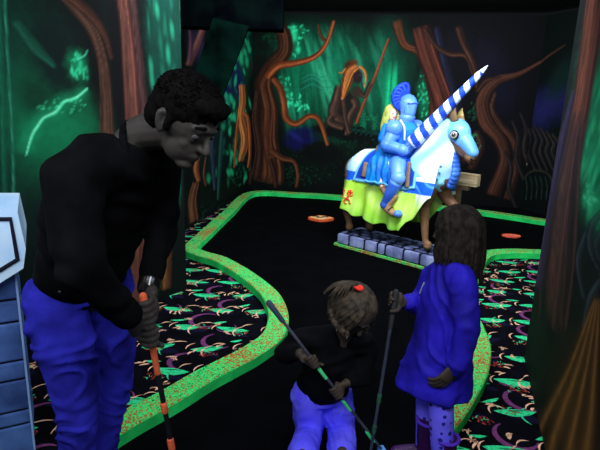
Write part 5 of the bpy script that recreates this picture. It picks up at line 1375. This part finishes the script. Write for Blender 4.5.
fr_ = lambda y: frac(MP_top, MP_hd, y)
M_orp = mat('orange_grip_rubber', (226, 104, 62), (190, 80, 48), scale=30, rough=.6)
putter('full size putter with orange grip and black shaft, gripped by the man', MP_top, MP_hd, [(fr_(404), fr_(411)), (fr_(440), fr_(449)), (fr_(480), fr_(488))], M_orp, M_pblk, M_orp, (MP_hd - MP_top).length * fr_(373), .0085, M_pblk, (.8, -.5, 0), .0125)
fr_ = lambda y: frac(TP_top, TP_hd, y)
M_gr = mat('glowing_green_band', (70, 216, 130), (50, 180, 104), scale=30, rough=.6)
putter('slanting dark putter with glowing green bands, held by the small child', TP_top, TP_hd, [(fr_(369), fr_(378)), (fr_(401), fr_(410)), (fr_(432), fr_(441))], M_gr, M_pdk, mat('blue_grey_grip', (58, 70, 92), (46, 56, 76), scale=20, rough=.6), .10, .0062, mat('light_blue_club_head', (90, 150, 210), (70, 126, 190), rough=.5), (.25, -1, 0))
fr_ = lambda y: frac(GP_top, GP_hd, y)
putter('upright grey putter held out by the girl in the blue coat', GP_top, GP_hd, [(fr_(395), fr_(402)), (fr_(426), fr_(432))], mat('faint_green_band', (44, 96, 70), (34, 74, 54)), mat('grey_blue_shaft', (66, 72, 84), (50, 54, 66), scale=12, rough=.5), mat('dull_grey_grip', (56, 58, 60), (44, 46, 48), rough=.7), .16, .0070, mat('pale_blue_club_head', (120, 170, 220), (96, 150, 206), rough=.5), (-.9, -.4, 0), .0125)

# ------------------------------------------------------------------ light: ultraviolet tube banks under the ceiling, as one sees their effect
def area(name, loc, target, sx, sy, power, col=(0.86, 0.92, 1.0)):
    l = D.lights.new(name, 'AREA'); l.shape = 'RECTANGLE'; l.size = sx; l.size_y = sy; l.energy = power; l.color = col
    o = D.objects.new(name, l); C.objects.link(o); o.location = loc
    d = V(target) - V(loc); o.rotation_euler = d.to_track_quat('-Z', 'Y').to_euler(); return o
area('blacklight_back', (1.2, 6.3, 2.93), (1.2, 8.6, 0.9), 3.6, 0.5, 85)
area('blacklight_middle', (0.4, 3.6, 2.93), (0.6, 5.6, 0.4), 3.2, 0.6, 120)
area('blacklight_near', (0.2, 0.2, 2.9), (0.1, 3.0, 0.5), 3.2, 0.8, 130)
area('blacklight_statue', (0.9, 3.3, 2.9), (1.0, 5.1, 1.1), 1.4, 0.3, 72)
area('blacklight_left', (-1.9, 0.6, 2.8), (-1.2, 2.6, 0.9), 1.4, 0.5, 28)
wd_ = D.worlds.new('dim_room'); bpy.context.scene.world = wd_; wd_.use_nodes = True
wd_.node_tree.nodes['Background'].inputs['Color'].default_value = (0.75, 0.85, 1.0, 1)
wd_.node_tree.nodes['Background'].inputs['Strength'].default_value = 0.35
sc = bpy.context.scene
sc.view_settings.view_transform = 'Standard'; sc.view_settings.look = 'None'; sc.view_settings.gamma = 1; sc.view_settings.exposure = 0.0
sc.view_settings.use_curve_mapping = False
sc.cycles.max_bounces = 4
